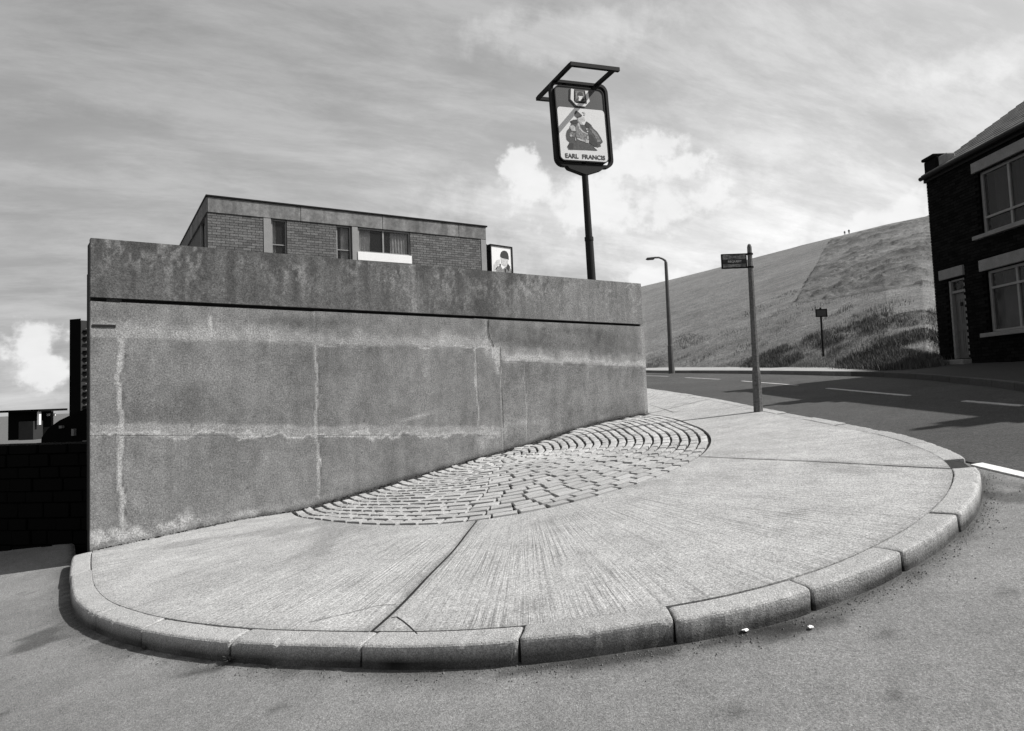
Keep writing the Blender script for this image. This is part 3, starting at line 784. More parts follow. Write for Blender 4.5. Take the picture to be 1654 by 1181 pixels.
for i, (a, c) in enumerate(cols):
    pr = (.0, .0, .0, .001, -.003)[i]
    if i < 4:
        wpanel(a, c, 0.0, 0.0, float(seam2(np.array(a)))-.09, float(seam2(np.array(c)))-.086, pr)
        wpanel(a, c, float(seam2(np.array(a)))-.084, float(seam2(np.array(c)))-.0852, 2.3960, 2.3860, pr)
        wpanel(a, c, 2.3968, 2.3868, ZG-.022, ZG-.028, pr)
    else:
        wpanel(a, c, .3, .3, 2.14, 2.00, pr)
        wpanel(a, c, 2.141, 2.001, ZG-.028, ZG-.030, pr+.002)
wpanel(0, 5.262, ZG+.022, ZG+.018, wtop(0), wtop(5.262), .010, 'parapet')
wpanel(5.268, WL-.03, ZG+.018, ZG+.014, wtop(5.268), wtop(WL-.03), .004, 'parapet')
# core, set back, groove shade put into its near-black colour, and the return walls
core = MB(); core.box((WL/2, .235, 1.74), (WL-.02, .32, 3.46)); core.build('core', material('groove_shade', .02, .95, [(20, .3)]), wall)
cp = MB(); cp.box((WL/2, .22, 3.50), (WL-.05, .34, .05)); 
ret = MB()
# left flank runs back from the corner, a little outward of square
a_w = Vector((-.535, .845)); fl = Vector((a_w.x*WD.x+a_w.y*WD.y, -(a_w.x*WN.x+a_w.y*WN.y)))
def flank(b, p0, dirv, ln, z0, z1, th_, inner):
    q = Vector((dirv.y, -dirv.x))*inner*th_
    P = [p0, p0+dirv*ln, p0+dirv*ln+q, p0+q]
    b.add([(p.x, p.y, z0) for p in P]+[(p.x, p.y, z1) for p in P], [(0, 1, 2, 3)[::-1], (4, 5, 6, 7)]+[(i, (i+1) % 4, 4+(i+1) % 4, 4+i) for i in range(4)])
flank(ret, Vector((.0, .09)), fl, 7.5, -1, 3.44, .3, 1)
o = fix_normals(ret.build('flank_wall', m_wall, wall))
at = o.data.attributes.new('stain_shade', 'FLOAT', 'POINT'); at.data.foreach_set('value', [.7]*len(o.data.vertices))
r2 = MB(); r2.box((WL-.16, 4.0, 1.9), (.30, 7.2, 3.42))
o = r2.build('return_wall', m_wall, wall); at = o.data.attributes.new('stain_shade', 'FLOAT', 'POINT'); at.data.foreach_set('value', [1.0]*8)
# downpipe and old rail on the flank, just proud of it
dp = MB(); q0 = Vector((0, 0))+fl*.45+Vector((-fl.y, fl.x))*.012
dp.tube([(q0.x, q0.y, .3), (q0.x, q0.y, 3.15)], .022, 10); dp.build('downpipe', m_black, wall); dp = MB(); q1 = Vector((0, 0))+fl*.9+Vector((-fl.y, fl.x))*.010
dp.tube([(q1.x, q1.y, .3), (q1.x, q1.y, 2.9)], .022, 8)
o = dp.build('downpipe', m_black, wall)
# small dark slot near the left end
sl = MB(); sl.box((.125, -.006, 2.524), (.22, .012, .028)); sl.build('slot', m_darkin, wall)
# cracks running down from the parapet joint
def wcrack(pts, w=.006):
    b = MB(); vs = []; fs = []
    for k, (s, z) in enumerate(pts):
        s += random.uniform(-.008, .008); ww = w*random.uniform(.5, 1.4)
        vs += [(s-ww, -.0135, z), (s+ww, -.0135, z)]
    for k in range(len(pts)-1): fs.append((2*k, 2*k+1, 2*k+3, 2*k+2))
    b.add(vs, fs); return b.build('crack', m_joint, wall)
wcrack([(5.265, 2.78), (5.26, 2.7), (5.25, 2.6), (5.27, 2.5), (5.31, 2.42), (5.34, 2.36)], .007)
wcrack([(5.10, 2.41), (5.2, 2.40), (5.3, 2.37), (5.4, 2.36), (5.47, 2.35)], .005)
wcrack([(5.46, 2.35), (5.462, 2.2), (5.455, 2.0), (5.47, 1.8), (5.46, 1.6), (5.47, 1.4), (5.465, 1.1)], .004)

# grit, moss and rubble along the foot of the wall
b = MB()
for k in range(900):
    s = random.uniform(0.05, 8.75); d = abs(random.gauss(0, .022))+.004; x, y = sd2xy(s, d); r = random.uniform(.004, .016)
    z = float(pz(x, y)); v = [(random.uniform(-1, 1)*r*1.6+x, random.uniform(-1, 1)*r+y, z-.004+random.uniform(0, 1)*r) for _ in range(3)]+[(x, y, z+r)]
    b.add(v, [(0, 1, 3), (1, 2, 3), (2, 0, 3)])
o = b.build('wall_foot_grit', m_joint); tag(o, 'dark grit and moss lying along the foot of the concrete wall', 'grit', kind='stuff')

b = MB()
for k in range(1500):
    l = random.uniform(1.0, 11.5); p = kp(l)+kn(l)*(.03+abs(random.gauss(0, .10))*(.3+.9*random.random())); r = random.uniform(.002, .0065)*(1.6 if random.random() < .05 else 1)
    z = gzf(*p)+.001; x, y = p
    v = [(x+math.cos(a)*r*random.uniform(.7, 1.2), y+math.sin(a)*r*random.uniform(.7, 1.2), z) for a in (0, 1.6, 3.1, 4.7)]+[(x, y, z+r*.9)]
    b.add(v, [(0, 1, 4), (1, 2, 4), (2, 3, 4), (3, 0, 4)])
m_grit = material('gutter_grit', .10, .9, [(60, .5), (200, .5)]); island_late = m_grit
o = b.build('gutter_grit', m_grit); tag(o, 'fine grit and small stones gathered in the gutter along the curved kerb', 'grit', kind='stuff')
# weeds in the kerb joints, litter in the gutter
def weed(x, y, r, n, name, label):
    b = MB(); z = gzf(x, y)
    for k in range(n):
        a = random.uniform(0, 6.28); ln = random.uniform(.4, 1)*r; w = ln*.16; tip = Vector((x+math.cos(a)*ln, y+math.sin(a)*ln, z+random.uniform(.3, 1.1)*ln))
        c = Vector((x, y, z)); p = Vector((-math.sin(a)*w, math.cos(a)*w, 0)); mid = (c+tip)/2+Vector((0, 0, ln*.2))
        b.add([c, mid+p, tip, mid-p], [(0, 1, 2, 3)])
    o = b.build(name, m_weed); tag(o, label, 'weed'); return o
weed(-2.52, 4.575, .035, 40, 'weed_tuft', 'small weed growing at the left kerb joint in the gutter')
weed(-1.76, 4.145, .05, 70, 'weed_tuft', 'bigger ragged weed growing in the gutter below the kerb joint')
def litter(px, py, sz, label, seed):
    g_ = onground(px, py, .006); r = random.Random(seed); b = MB(); n = 5
    P = [[(g_.x+(i/(n-1)-.5)*sz+r.uniform(-.1, .1)*sz, g_.y+(j/(n-1)-.5)*sz*1.2+r.uniform(-.1, .1)*sz, g_.z+r.uniform(.0, .3)*sz) for j in range(n)] for i in range(n)]
    vs = [p for row in P for p in row]; fs = [(i*n+j, i*n+j+1, (i+1)*n+j+1, (i+1)*n+j) for i in range(n-1) for j in range(n-1)]
    b.add(vs, fs); o = b.build('paper_scrap', m_paper); m = o.modifiers.new('t', 'SOLIDIFY'); m.thickness = .0015; tag(o, label, 'litter'); return o
litter(1203, 1020, .034, 'crumpled white paper scrap lying on the road near the kerb', 1)
litter(1310, 1017, .022, 'smaller flat white scrap lying on the road right of the crumpled one', 2)

# ------------------------------------------------------------------ brick pub building behind the wall
c0 = ray(335, 315); c0 = c0/c0.y*18.0; BTOP = c0.z+EYE
cr = ray(784, 365); cr = cr*(c0.z/cr.z)
fd = Vector((cr.x-c0.x, cr.y-c0.y)).normalized(); fn = Vector((fd.y, -fd.x)); FL = (Vector((cr.x, cr.y))-Vector((c0.x, c0.y))).length
def fac(px, py):
    r = ray(px, py); t = (fn.x*c0.x+fn.y*c0.y)/(fn.x*r.x+fn.y*r.y); w = r*t
    return (w.x-c0.x)*fd.x+(w.y-c0.y)*fd.y, w.z+EYE
pub = empty('flat_roofed_pub', (c0.x, c0.y, 0), rot=(0, 0, math.atan2(fd.y, fd.x)))
tag(pub, 'flat roofed brick building with concrete fascia seen over the top of the concrete wall', 'building')
ZF = fac(570, 366)[1]          # underside of fascia
ZB = 1.0; DEP = 9.0
def bx(b, x0, x1, y0, y1, z0, z1, bev=0): return b.box(((x0+x1)/2, (y0+y1)/2, (z0+z1)/2), (x1-x0, y1-y0, z1-z0), bev=bev)
wins = {}
s_w1 = (fac(438, 353)[0], fac(463, 356)[0]); s_w2 = (fac(543, 365)[0], fac(567, 367)[0]); s_w3 = (fac(578, 369)[0], fac(662, 377)[0])
s_p1 = (fac(425, 350)[0], fac(437.5, 352)[0]); s_p2 = (fac(568, 367)[0], fac(577.5, 369)[0]); s_p3 = (fac(776, 384)[0], FL)
ZSILL3 = (fac(577, 407)[1]+fac(662, 413)[1])/2; ZRAIL = fac(450, 395)[1]
# fascia panels, butted with open joints
js = [0, fac(485, 340)[0], fac(617, 350)[0], fac(740, 362)[0], FL]
for i in range(4):
    b = MB(); bx(b, js[i]+(.006 if i else 0), js[i+1]-.006, -.03, .18, ZF, BTOP-.05, .006); b.build('fascia_panel', m_fascia, pub)
b = MB(); bx(b, -.05, FL+.05, -.06, .5, BTOP-.05, BTOP, .008); b.build('roof_coping', m_black, pub)
b = MB(); bx(b, .0, FL, .2, DEP, BTOP-.35, BTOP-.06); b.build('roof', m_slate, pub)
# walling with openings: mortar backing pieces and bricks
def solid(s0, s1, z0, z1):
    if s1-s0 < .02 or z1-z0 < .02: return
    bx(bk, s0, s1, .012, .22, z0, z1)
bk = MB(); op = [(s_p1[0], s_w1[1], ZB, ZF), (s_w2[0], s_p2[1], ZB, ZF), (s_w3[0], s_w3[1], ZSILL3-.36, ZF), (s_p3[0], FL, ZB, ZF)]
solid(0, s_p1[0], ZB, ZF-.004); solid(s_w1[1], s_w2[0], ZB, ZF-.004); solid(s_w3[0]+.002, s_w3[1], ZB, ZSILL3-.36); solid(s_w3[1], s_p3[0], ZB, ZF-.004)
bk.build('wall_backing', m_mortar, pub)
def bricks(ranges, z0, z1, yfront, L0=.215, H0=.065, j=.010, depth=.02, seed=1, lo=None, axis='x'):
    r = random.Random(seed); b = MB(); row = 0; z = z1-H0
    while z > z0:
        for (a, c) in ranges:
            s = a-(L0+j)*(.5 if row % 2 else 0)
            while s < c:
                x0 = max(s, a); x1 = min(s+L0, c)
                if x1-x0 > .03 and (lo is None or not any(o_[0] < (x0+x1)/2 < o_[1] and o_[2] < z+H0/2 < o_[3] for o_ in lo)):
                    yy = yfront+r.uniform(-.003, .002)
                    if axis == 'x': b.box(((x0+x1)/2, yy+depth/2, z+H0/2), (x1-x0, depth, H0))
                    else: b.box((yy+depth/2, (x0+x1)/2, z+H0/2), (depth, x1-x0, H0))
                s += L0+j
        z -= H0+j; row += 1
    return b
bb = bricks([(0, s_p1[0]-.004), (s_w1[1]+.004, s_w2[0]-.004), (s_w3[1]+.004, s_p3[0]-.004)], 4.6, ZF-.012, -.004, seed=3)
o = bb.build('brickwork', m_brick, pub); tag(o, kind='stuff')
# vary brick tone by brick through generated position noise: done in the material (random per island)
def island_tone(m, amt):
    t, n, l = nt_of(m); bs = n['Principled BSDF']; geo = n.new('ShaderNodeNewGeometry'); src = bs.inputs['Base Color'].links[0].from_socket
    mr = n.new('ShaderNodeMapRange'); mr.inputs[3].default_value = 1-amt; mr.inputs[4].default_value = 1+amt; l.new(geo.outputs['Random Per Island'], mr.inputs[0])
    vm = n.new('ShaderNodeVectorMath'); vm.operation = 'SCALE'; l.new(src, vm.inputs[0]); l.new(mr.outputs[0], vm.inputs['Scale']); l.new(vm.outputs[0], bs.inputs['Base Color'])
island_tone(m_brick, .28); island_tone(m_soot, .5); island_tone(m_slate, .3)
def obj_tone(m, amt):
    t, n, l = nt_of(m); bs = n['Principled BSDF']; oi = n.new('ShaderNodeObjectInfo'); gi = n.new('ShaderNodeNewGeometry'); src = bs.inputs['Base Color'].links[0].from_socket
    ad = n.new('ShaderNodeMath'); ad.operation = 'ADD'; l.new(oi.outputs['Random'], ad.inputs[0]); l.new(gi.outputs['Random Per Island'], ad.inputs[1])
    fr = n.new('ShaderNodeMath'); fr.operation = 'FRACT'; l.new(ad.outputs[0], fr.inputs[0])
    mr = n.new('ShaderNodeMapRange'); mr.inputs[3].default_value = 1-amt; mr.inputs[4].default_value = 1+amt; l.new(fr.outputs[0], mr.inputs[0])
    vm = n.new('ShaderNodeVectorMath'); vm.operation = 'SCALE'; l.new(src, vm.inputs[0]); l.new(mr.outputs[0], vm.inputs['Scale']); l.new(vm.outputs[0], bs.inputs['Base Color'])
obj_tone(m_sett, .13)
for (a, c) in (s_p1, s_p2, s_p3):
    b = MB(); bx(b, a+.003, c-.003, -.02, .2, ZB, ZF-.003, .004); b.build('pilaster', m_pilaster, pub)
# windows
def frame(b, x0, x1, z0, z1, w, y0, y1):
    bx(b, x0, x0+w, y0, y1, z0, z1); bx(b, x1-w, x1, y0, y1, z0, z1); bx(b, x0+w, x1-w, y0, y1, z1-w, z1); bx(b, x0+w, x1-w, y0, y1, z0, z0+w)
def curtain(parent, x0, x1, z0, z1, y, seed, taper=0):
    n, m = 28, 10; u = np.linspace(0, 1, n)[:, None]; v = np.linspace(0, 1, m)[None, :]
    X_ = x0+(x1-x0)*(u*(1-taper*(1-v)*.4)); Y_ = y+.025*np.sin(u*38+seed+v)+0*v; Z_ = z0+(z1-z0)*v+0*u
    return grid_mesh('curtain', X_, Y_, Z_, m_curtain, parent)
def window(parent, x0, x1, z0, z1, mull=(), rail=None, w=.035, y=.04, curt=(), glass=True, fm=None):
    b = MB(); frame(b, x0, x1, z0, z1, w, y, y+.06)
    for q in mull: bx(b, q-w*.6, q+w*.6, y+.002, y+.058, z0+w, z1-w)
    if rail is not None: bx(b, x0+w, x1-w, y+.004, y+.056, rail-.014, rail+.014)
    f = b.build('window', fm or m_whitewood, parent)
    b = MB(); bx(b, x0+w, x1-w, y+.028, y+.034, z0+w, z1-w); b.build('pane', m_glass, f)
    for (a, c, tp) in curt: curtain(f, a, c, z0+w, z1-w, y+.09, a*7, tp)
    b = MB(); bx(b, x0, x1, y+.30, y+.32, z0, z1); b.build('room_back', m_darkin, f)
    return f
window(pub, s_w1[0]+.005, s_w1[1]-.005, ZRAIL-1.0, ZF-.01, rail=ZRAIL, y=.05, curt=[(s_w1[0]+.04, s_w1[0]+.14, 0)])
window(pub, s_w2[0]+.005, s_w2[1]-.005, ZRAIL-1.0, ZF-.01, rail=ZRAIL, y=.05, curt=[(s_w2[0]+.16, s_w2[1]-.05, 0)])
mid3 = fac(619, 373)[0]
window(pub, s_w3[0]+.006, s_w3[1]-.004, ZSILL3, ZF-.012, mull=[mid3], y=.03, w=.04,
       curt=[(s_w3[0]+.04, s_w3[0]+.42, .2), (mid3+.26, s_w3[1]-.05, 0)])
b = MB(); bx(b, s_w3[0]-.03, s_w3[1]+.03, -.04, .10, ZSILL3-.26, ZSILL3-.004, .005); b.build('white_panel', m_white, pub)
b = MB(); bx(b, s_w3[0], s_w3[1], .02, .10, ZSILL3-.38, ZSILL3-.264); b.build('lower_panel', m_mortar, pub)
# flank of the building, running back on the left
d_l = Vector((-.53, .85)); lx = d_l.x*fd.x+d_l.y*fd.y; ly = -(d_l.x*fn.x+d_l.y*fn.y)
def fquad(b, a0, a1, z0, z1, off=0.0, th_=.2):
    nrm = Vector((-ly, lx))*(1 if lx < 0 else 1); nrm = Vector((-ly, lx)) if (-ly) < 0 else Vector((ly, -lx))
    p = [Vector((lx, ly))*a0+nrm*off, Vector((lx, ly))*a1+nrm*off, Vector((lx, ly))*a1+nrm*(off-th_), Vector((lx, ly))*a0+nrm*(off-th_)]
    b.add([(q.x, q.y, z0) for q in p]+[(q.x, q.y, z1) for q in p], [(0, 3, 2, 1), (4, 5, 6, 7)]+[(i, (i+1) % 4, 4+(i+1) % 4, 4+i) for i in range(4)])
b = MB(); fquad(b, .0, 9, ZF, BTOP-.052, .03, .25); fix_normals(b.build('fascia_panel', m_fascia, pub))
b = MB(); fquad(b, -.0, 9, BTOP-.048, BTOP-.002, .05, .3); fix_normals(b.build('roof_coping', m_black, pub))
b = MB(); fquad(b, .02, .55, ZB, ZF-.004, -.02, .1); fquad(b, 1.5, 9, ZB, ZF-.004, -.02, .2); fix_normals(b.build('flank_wall', m_brick, pub))
b = MB(); fquad(b, .56, 1.49, ZB, ZF-.004, -.06, .05); fix_normals(b.build('window', m_glass, pub))
b = MB(); fquad(b, .56, .62, ZB, ZF-.004, -.01, .05); fquad(b, 1.43, 1.49, ZB, ZF-.004, -.01, .05); fix_normals(b.build('window_frame', m_whitewood, pub))
# right end wall and back
b = MB(); bx(b, FL-.2, FL-.01, .23, DEP, ZB, BTOP-.36); b.build('end_wall', m_brick, pub)
b = MB(); bx(b, lx*DEP+.1, FL-.2, DEP+.01, DEP+.2, ZB, BTOP-.4); b.build('back_wall', m_brick, pub)
# ------------------------------------------------------------------ boxed picture sign hanging beside the pub
hs_c = ray(792, 394); hs_c = hs_c/hs_c.y*24.0
hr = ray(827, 399); hr = hr*(hs_c.z/hr.z)*1.0
hd = Vector((hr.x-hs_c.x, hr.y-hs_c.y)); HWD = hd.length; hd = hd.normalized()
if HWD > 1.6 or HWD < .5:
    HWD = .95; hd = fd.copy()
hsg = empty('picture_sign_box', (hs_c.x, hs_c.y, hs_c.z+EYE), rot=(0, 0, math.atan2(hd.y, hd.x)))
tag(hsg, 'small black framed sign box with portrait of man in dark cap, beside the brick building', 'sign')
HH = 1.15
b = MB(); bx(b, 0, HWD, .04, .26, -HH, -.001); b.build('box_body', m_black, hsg)
b = MB(); frame(b, -.012, HWD+.012, -HH-.012, .0, .045, -.012, .04); b.build('box_frame', m_black, hsg)
b = MB(); bx(b, .035, HWD-.035, .02, .038, -HH+.035, -.045); b.build('sign_face', m_panel, hsg)
def HT(a, c, h): return (a, .018-h, c)
def hz_(x, y): return ((x-285)/(720-285)*(HWD-.09)+.045, -(y-460)/(1020-460)*1.02*HWD*1.10-.06)
def hpoly(pts, m_, name, th_): b = MB().poly([hz_(*p) for p in pts], HT, th_); return fix_normals(b.build(name, m_, hsg))
hpoly([(300, 1100), (340, 930), (400, 830), (470, 790), (520, 860), (600, 800), (700, 830), (722, 900), (722, 1100)], m_ink3, 'printed_coat', .002)
hpoly([(480, 640), (478, 600), (500, 550), (540, 522), (575, 515), (620, 525), (650, 560), (662, 610), (664, 668), (600, 660), (520, 655)], m_ink1, 'printed_cap', .006)
hpoly([(486, 662), (600, 668), (655, 672), (640, 740), (615, 790), (560, 800), (505, 770)], m_ink4, 'printed_face', .0045)
hpoly([(640, 745), (690, 800), (650, 885), (600, 830)], m_ink1, 'printed_collar', .006)
hpoly([(560, 840), (600, 850), (590, 960), (565, 960)], m_ink1, 'printed_tie', .006)
hpoly([(455, 770), (485, 765), (480, 810), (458, 812)], m_ink1, 'printed_pipe', .006)
hpoly([(330, 790), (400, 700), (470, 690), (460, 760), (400, 830), (350, 950), (320, 900)], m_ink4, 'printed_hand', .0045)
hpoly([(360, 870), (410, 810), (415, 825), (370, 890)], m_ink1, 'printed_line', .006)
for zz in (-.25, -.95): b = MB(); bx(b, -.14, 0.02, .12, .16, zz-.02, zz+.02); b.build('bracket', m_black, hsg)
b = MB(); bx(b, -.10, -.06, .12, .16, -HH-3.0, .0); b.build('support_post', m_black, hsg)

# ------------------------------------------------------------------ tall pub sign on a pole
sp0 = ray(944, 275); sp0 = sp0/sp0.y*13.0
base_r = ray(957, 470); base_r = base_r/base_r.y*13.0
tot = sp0.z+EYE; k_ = (sp0.x-base_r.x)/(sp0.z-base_r.z)
zg = gzf(1.7, 13.0)
bxp = sp0.x-k_*(tot-zg)
ps = empty('pub_sign', (bxp, 13.0, zg)); tag(ps, 'tall pole pub sign lettered EARL FRANCIS with costumed bearded nobleman, open steel frame on top', 'sign')
PH = tot-zg
b = MB(); b.tube([(0, 0, -.3), (k_*PH*.72, 0, PH*.72)], [.095, .080], 16); b.build('lower_pole', m_pole, ps, smooth=False)
b = MB(); b.tube([(k_*PH*.72, 0, PH*.72-.02), (k_*PH*.72, 0, PH*.72+.05)], .088, 16); b.build('pole_collar', m_pole, ps)
b = MB(); b.tube([(k_*PH*.72, 0, PH*.72), (k_*PH, 0, PH+.10)], [.070, .062], 16); b.build('upper_pole', m_pole, ps)
YAW = math.radians(22)
board = empty('sign_board', (k_*PH, 0, PH), ps)
board.rotation_euler = (Matrix.Rotation(YAW, 3, 'Z') @ Matrix.Rotation(-.042, 3, 'Y')).to_euler()
BW, BH = 1.27, 1.70; bx0 = -.640+.015
def rrect(x0, x1, z0, z1, r, n=6):
    P = []
    for (cx, cz, a0) in ((x1-r, z0+r, -90), (x1-r, z1-r, 0), (x0+r, z1-r, 90), (x0+r, z0+r, 180)):
        for k in range(n+1):
            a = math.radians(a0+90*k/n); P.append((cx+r*math.cos(a), cz+r*math.sin(a)))
    return P
def ring(b, P, Q, y0, y1):
    n = len(P); vs = [(x, y0, z) for x, z in P]+[(x, y0, z) for x, z in Q]+[(x, y1, z) for x, z in P]+[(x, y1, z) for x, z in Q]; fs = []
    for i in range(n):
        j = (i+1) % n; fs += [(i, j, n+j, n+i), (2*n+i, 3*n+i, 3*n+j, 2*n+j), (i, 2*n+i, 2*n+j, j), (n+i, n+j, 3*n+j, 3*n+i)]
    b.add(vs, fs)
SX0, SX1, SZ0, SZ1 = -.625, .645, .05, 1.76
b = MB(); ring(b, rrect(SX0, SX1, SZ0, SZ1, .17), rrect(SX0+.055, SX1-.055, SZ0+.055, SZ1-.055, .125), -.06, .06)
o = fix_normals(b.build('outer_ring', m_black, board))
# light box, set inside the ring with an open gap on the right and top
LX0, LX1, LZ0, LZ1 = SX0+.075, SX1-.125, SZ0+.10, SZ1-.135
b = MB(); P = rrect(LX0, LX1, LZ0, LZ1, .11); n = len(P)
b.add([(x, -.075, z) for x, z in P]+[(x, .075, z) for x, z in P], [tuple(range(n)), tuple(range(2*n-1, n-1, -1))]+[(i, n+i, n+(i+1) % n, (i+1) % n) for i in range(n)])
fix_normals(b.build('light_box', m_topp, board))
b = MB(); ring(b, rrect(LX0-.014, LX1+.014, LZ0-.014, LZ1+.014, .12), rrect(LX0+.006, LX1-.006, LZ0+.006, LZ1-.006, .105), -.085, .085); fix_normals(b.build('box_rim', m_black, board))
# spacer lugs between ring and box
for (x, z) in ((SX0+.06, .5), (SX0+.06, 1.3), (SX1-.075, .5), (SX1-.075, 1.3), (-.30, SZ1-.085), (.3, SZ1-.085), (0, SZ0+.065)): b = MB(); b.box((x, 0, z), (.06, .05, .05)); b.build('spacer_lug', m_black, board)
def BT(a, c, h): return (a, -.077-h, c)
WX0, WX1, WZ0, WZ1 = LX0+.015, LX1-.012, LZ0+.012, 1.205
b = MB().poly(rrect(WX0, WX1, WZ0, WZ1, .07), BT, .006); fix_normals(b.build('picture_panel', m_panel, board))
# zoom coordinates of the printed figure -> panel (u,v)
def q_(x, y):
    # corners: (90,45)->(WX0,WZ1) ; (915,120)->(WX1,WZ1) ; (160,985)->(WX0,WZ0)
    A_ = np.array([[825, 75], [70, 940]], float)   # rows: du vec, dv vec
    s_, t_2 = np.linalg.solve(A_.T, np.array([x-88, y-45], float))
    return WX0+s_*(WX1-WX0), WZ1-t_2*(WZ1-WZ0)
def pr(pts, m_, name, th_=.009): return fix_normals(MB().poly([q_(*p) for p in pts], BT, th_).build(name, m_, board))
cloak = [(330, 355), (300, 430), (255, 480), (238, 560), (250, 640), (300, 690), (262, 760), (290, 815), (420, 825), (600, 835), (770, 850), (855, 770), (840, 740), (888, 695), (850, 610), (790, 510), (720, 445), (690, 400), (660, 360), (600, 315), (570, 350), (540, 390), (470, 370), (430, 280), (370, 285), (308, 315)]
pr(cloak, m_ink2, 'printed_cloak')
pr([(385, 160), (415, 120), (450, 140), (520, 205), (500, 235), (440, 252), (395, 215)], m_ink2, 'printed_hat', .011)
pr([(430, 240), (505, 195), (520, 215), (500, 240), (440, 256)], m_ink1, 'printed_hat_band', .0125)
pr([(440, 262), (510, 225), (560, 240), (575, 300), (560, 350), (545, 385), (500, 375), (465, 330)], m_ink4, 'printed_face', .0115)
pr([(505, 330), (565, 320), (575, 345), (560, 380), (530, 378)], m_panel, 'printed_beard', .013)
pr([(520, 150), (560, 140), (582, 175), (570, 210), (545, 205), (560, 175), (540, 160)], m_ink4, 'printed_feather', .011)
pr([(430, 360), (460, 350), (480, 440), (540, 510), (600, 540), (640, 700), (560, 690), (440, 640), (400, 540), (410, 430)], m_ink3, 'printed_doublet', .0105)
pr([(440, 350), (465, 345), (490, 430), (545, 500), (600, 530), (590, 545), (520, 510), (465, 450)], m_ink4, 'printed_chain', .012)
pr([(430, 610), (500, 640), (570, 665), (565, 685), (490, 665), (430, 635)], m_ink4, 'printed_belt', .012)
pr([(580, 645), (640, 650), (630, 715), (575, 700)], m_ink4, 'printed_hand', .0125)
pr([(305, 400), (360, 380), (400, 420), (405, 490), (340, 485), (312, 440)], m_ink4, 'printed_sleeve', .011)
pr([(300, 530), (350, 500), (395, 530), (380, 600), (320, 590)], m_ink3, 'printed_sleeve_fold', .011)
pr([(300, 560), (330, 545), (350, 580), (320, 600)], m_ink4, 'printed_sleeve_light', .0125)
pr([(650, 440), (700, 460), (770, 530), (850, 670), (840, 695), (790, 690), (740, 580), (690, 510)], m_ink3, 'printed_cape_lining', .0105)
pr([(640, 560), (690, 560), (740, 640), (800, 740), (760, 790), (640, 700)], m_ink1, 'printed_cape_shadow', .0115)
pr([(590, 320), (640, 350), (690, 390), (640, 430), (590, 420), (575, 370)], m_ink1, 'printed_fur', .0115)
pr([(310, 312), (370, 285), (430, 285), (440, 345), (370, 360)], m_ink1, 'printed_collar', .0115)
pr([(262, 760), (300, 700), (370, 710), (360, 820), (290, 815)], m_ink1, 'printed_glove', .0115)
pr([(720, 780), (790, 800), (840, 780), (790, 845), (760, 820)], m_panel, 'printed_cuff', .0115)
pr([(395, 640), (402, 590), (412, 640), (405, 672)], m_ink4, 'printed_tassel', .0125)
for i, (x, y) in enumerate(((600, 455), (612, 500), (605, 545), (615, 590), (620, 620))):
    pr([(x-14, y-12), (x+12, y-14), (x+14, y+12), (x-10, y+14)], m_ink4, 'printed_button', .0125)
def text_mesh(body, size, width=None, offset=0.0, bold=.0):
    cu = bpy.data.curves.new('lettering', 'FONT'); cu.body = body; cu.size = size; cu.offset = bold; cu.extrude = .0015; cu.align_x = 'LEFT'
    o = bpy.data.objects.new('lettering', cu); COL.objects.link(o)
    bpy.context.view_layer.update()
    dg = bpy.context.evaluated_depsgraph_get(); me = bpy.data.meshes.new_from_object(o.evaluated_get(dg)); bpy.data.objects.remove(o)
    co_ = np.array([v.co[:] for v in me.vertices]); mn, mx = co_.min(0), co_.max(0)
    return me, mn, mx
def put_text(body, parent, x0, x1, z0, z1, y, mat, bold=.0):
    me, mn, mx = text_mesh(body, 1.0, bold=bold)
    for v in me.vertices:
        v.co = (x0+(v.co.x-mn[0])/(mx[0]-mn[0])*(x1-x0), y-v.co.z, z0+(v.co.y-mn[1])/(mx[1]-mn[1])*(z1-z0))
    me.materials.clear(); me.materials.append(mat)
    o = bpy.data.objects.new('lettering', me); COL.objects.link(o); o.parent = parent; return o
ea = q_(228, 930); eb = q_(455, 940); ec = q_(520, 945); ee = q_(925, 975)
put_text('EARL', board, ea[0], eb[0], (ea[1]+ee[1])/2-.045, (ea[1]+ee[1])/2+.045, -.086, m_ink1, .022)
put_text('FRANCIS', board, ec[0], ee[0], (ea[1]+ee[1])/2-.045, (ea[1]+ee[1])/2+.045, -.086, m_ink1, .022)
# brewery emblem: white shield outline with a small head in a cap
def e_(x, y):        # zoom of the top panel, corners approx
    # x: 175..1240 spans LX0..LX1 ; y: 580(top-left) 1090(bottom) spans LZ1..WZ1
    u = (x-175-(y-600)*.08)/(1235-175-0); v = (y-575-(x-175)*.075)/(1095-575)
    return LX0+u*(LX1-LX0), LZ1-v*(LZ1-WZ1)
def em(pts, m_, name, th_): return fix_normals(MB().poly([e_(*p) for p in pts], BT, th_).build(name, m_, board))
em([(527, 650), (590, 660), (590, 950), (650, 1010), (880, 1020), (870, 900), (835, 690), (900, 690), (925, 860), (945, 950), (845, 1088), (660, 1075), (520, 915)], m_panel, 'emblem_border', .012)
em([(500, 650), (527, 650), (520, 915), (660, 1075), (845, 1090), (840, 1108), (640, 1095), (498, 920)], m_ink1, 'emblem_edge', .008)
em([(605, 690), (815, 705), (872, 1000), (610, 985)], m_ink1, 'emblem_plate', .016)
em([(620, 705), (800, 718), (850, 965), (625, 950)], m_ink3, 'emblem_ground', .019)
em([(660, 810), (668, 760), (700, 732), (740, 730), (780, 760), (790, 825)], m_ink1, 'emblem_cap', .023)
em([(680, 830), (785, 835), (760, 900), (720, 960), (690, 950), (700, 890)], m_panel, 'emblem_face', .022)
em([(750, 930), (800, 890), (830, 930), (780, 955)], m_ink1, 'emblem_collar', .023)
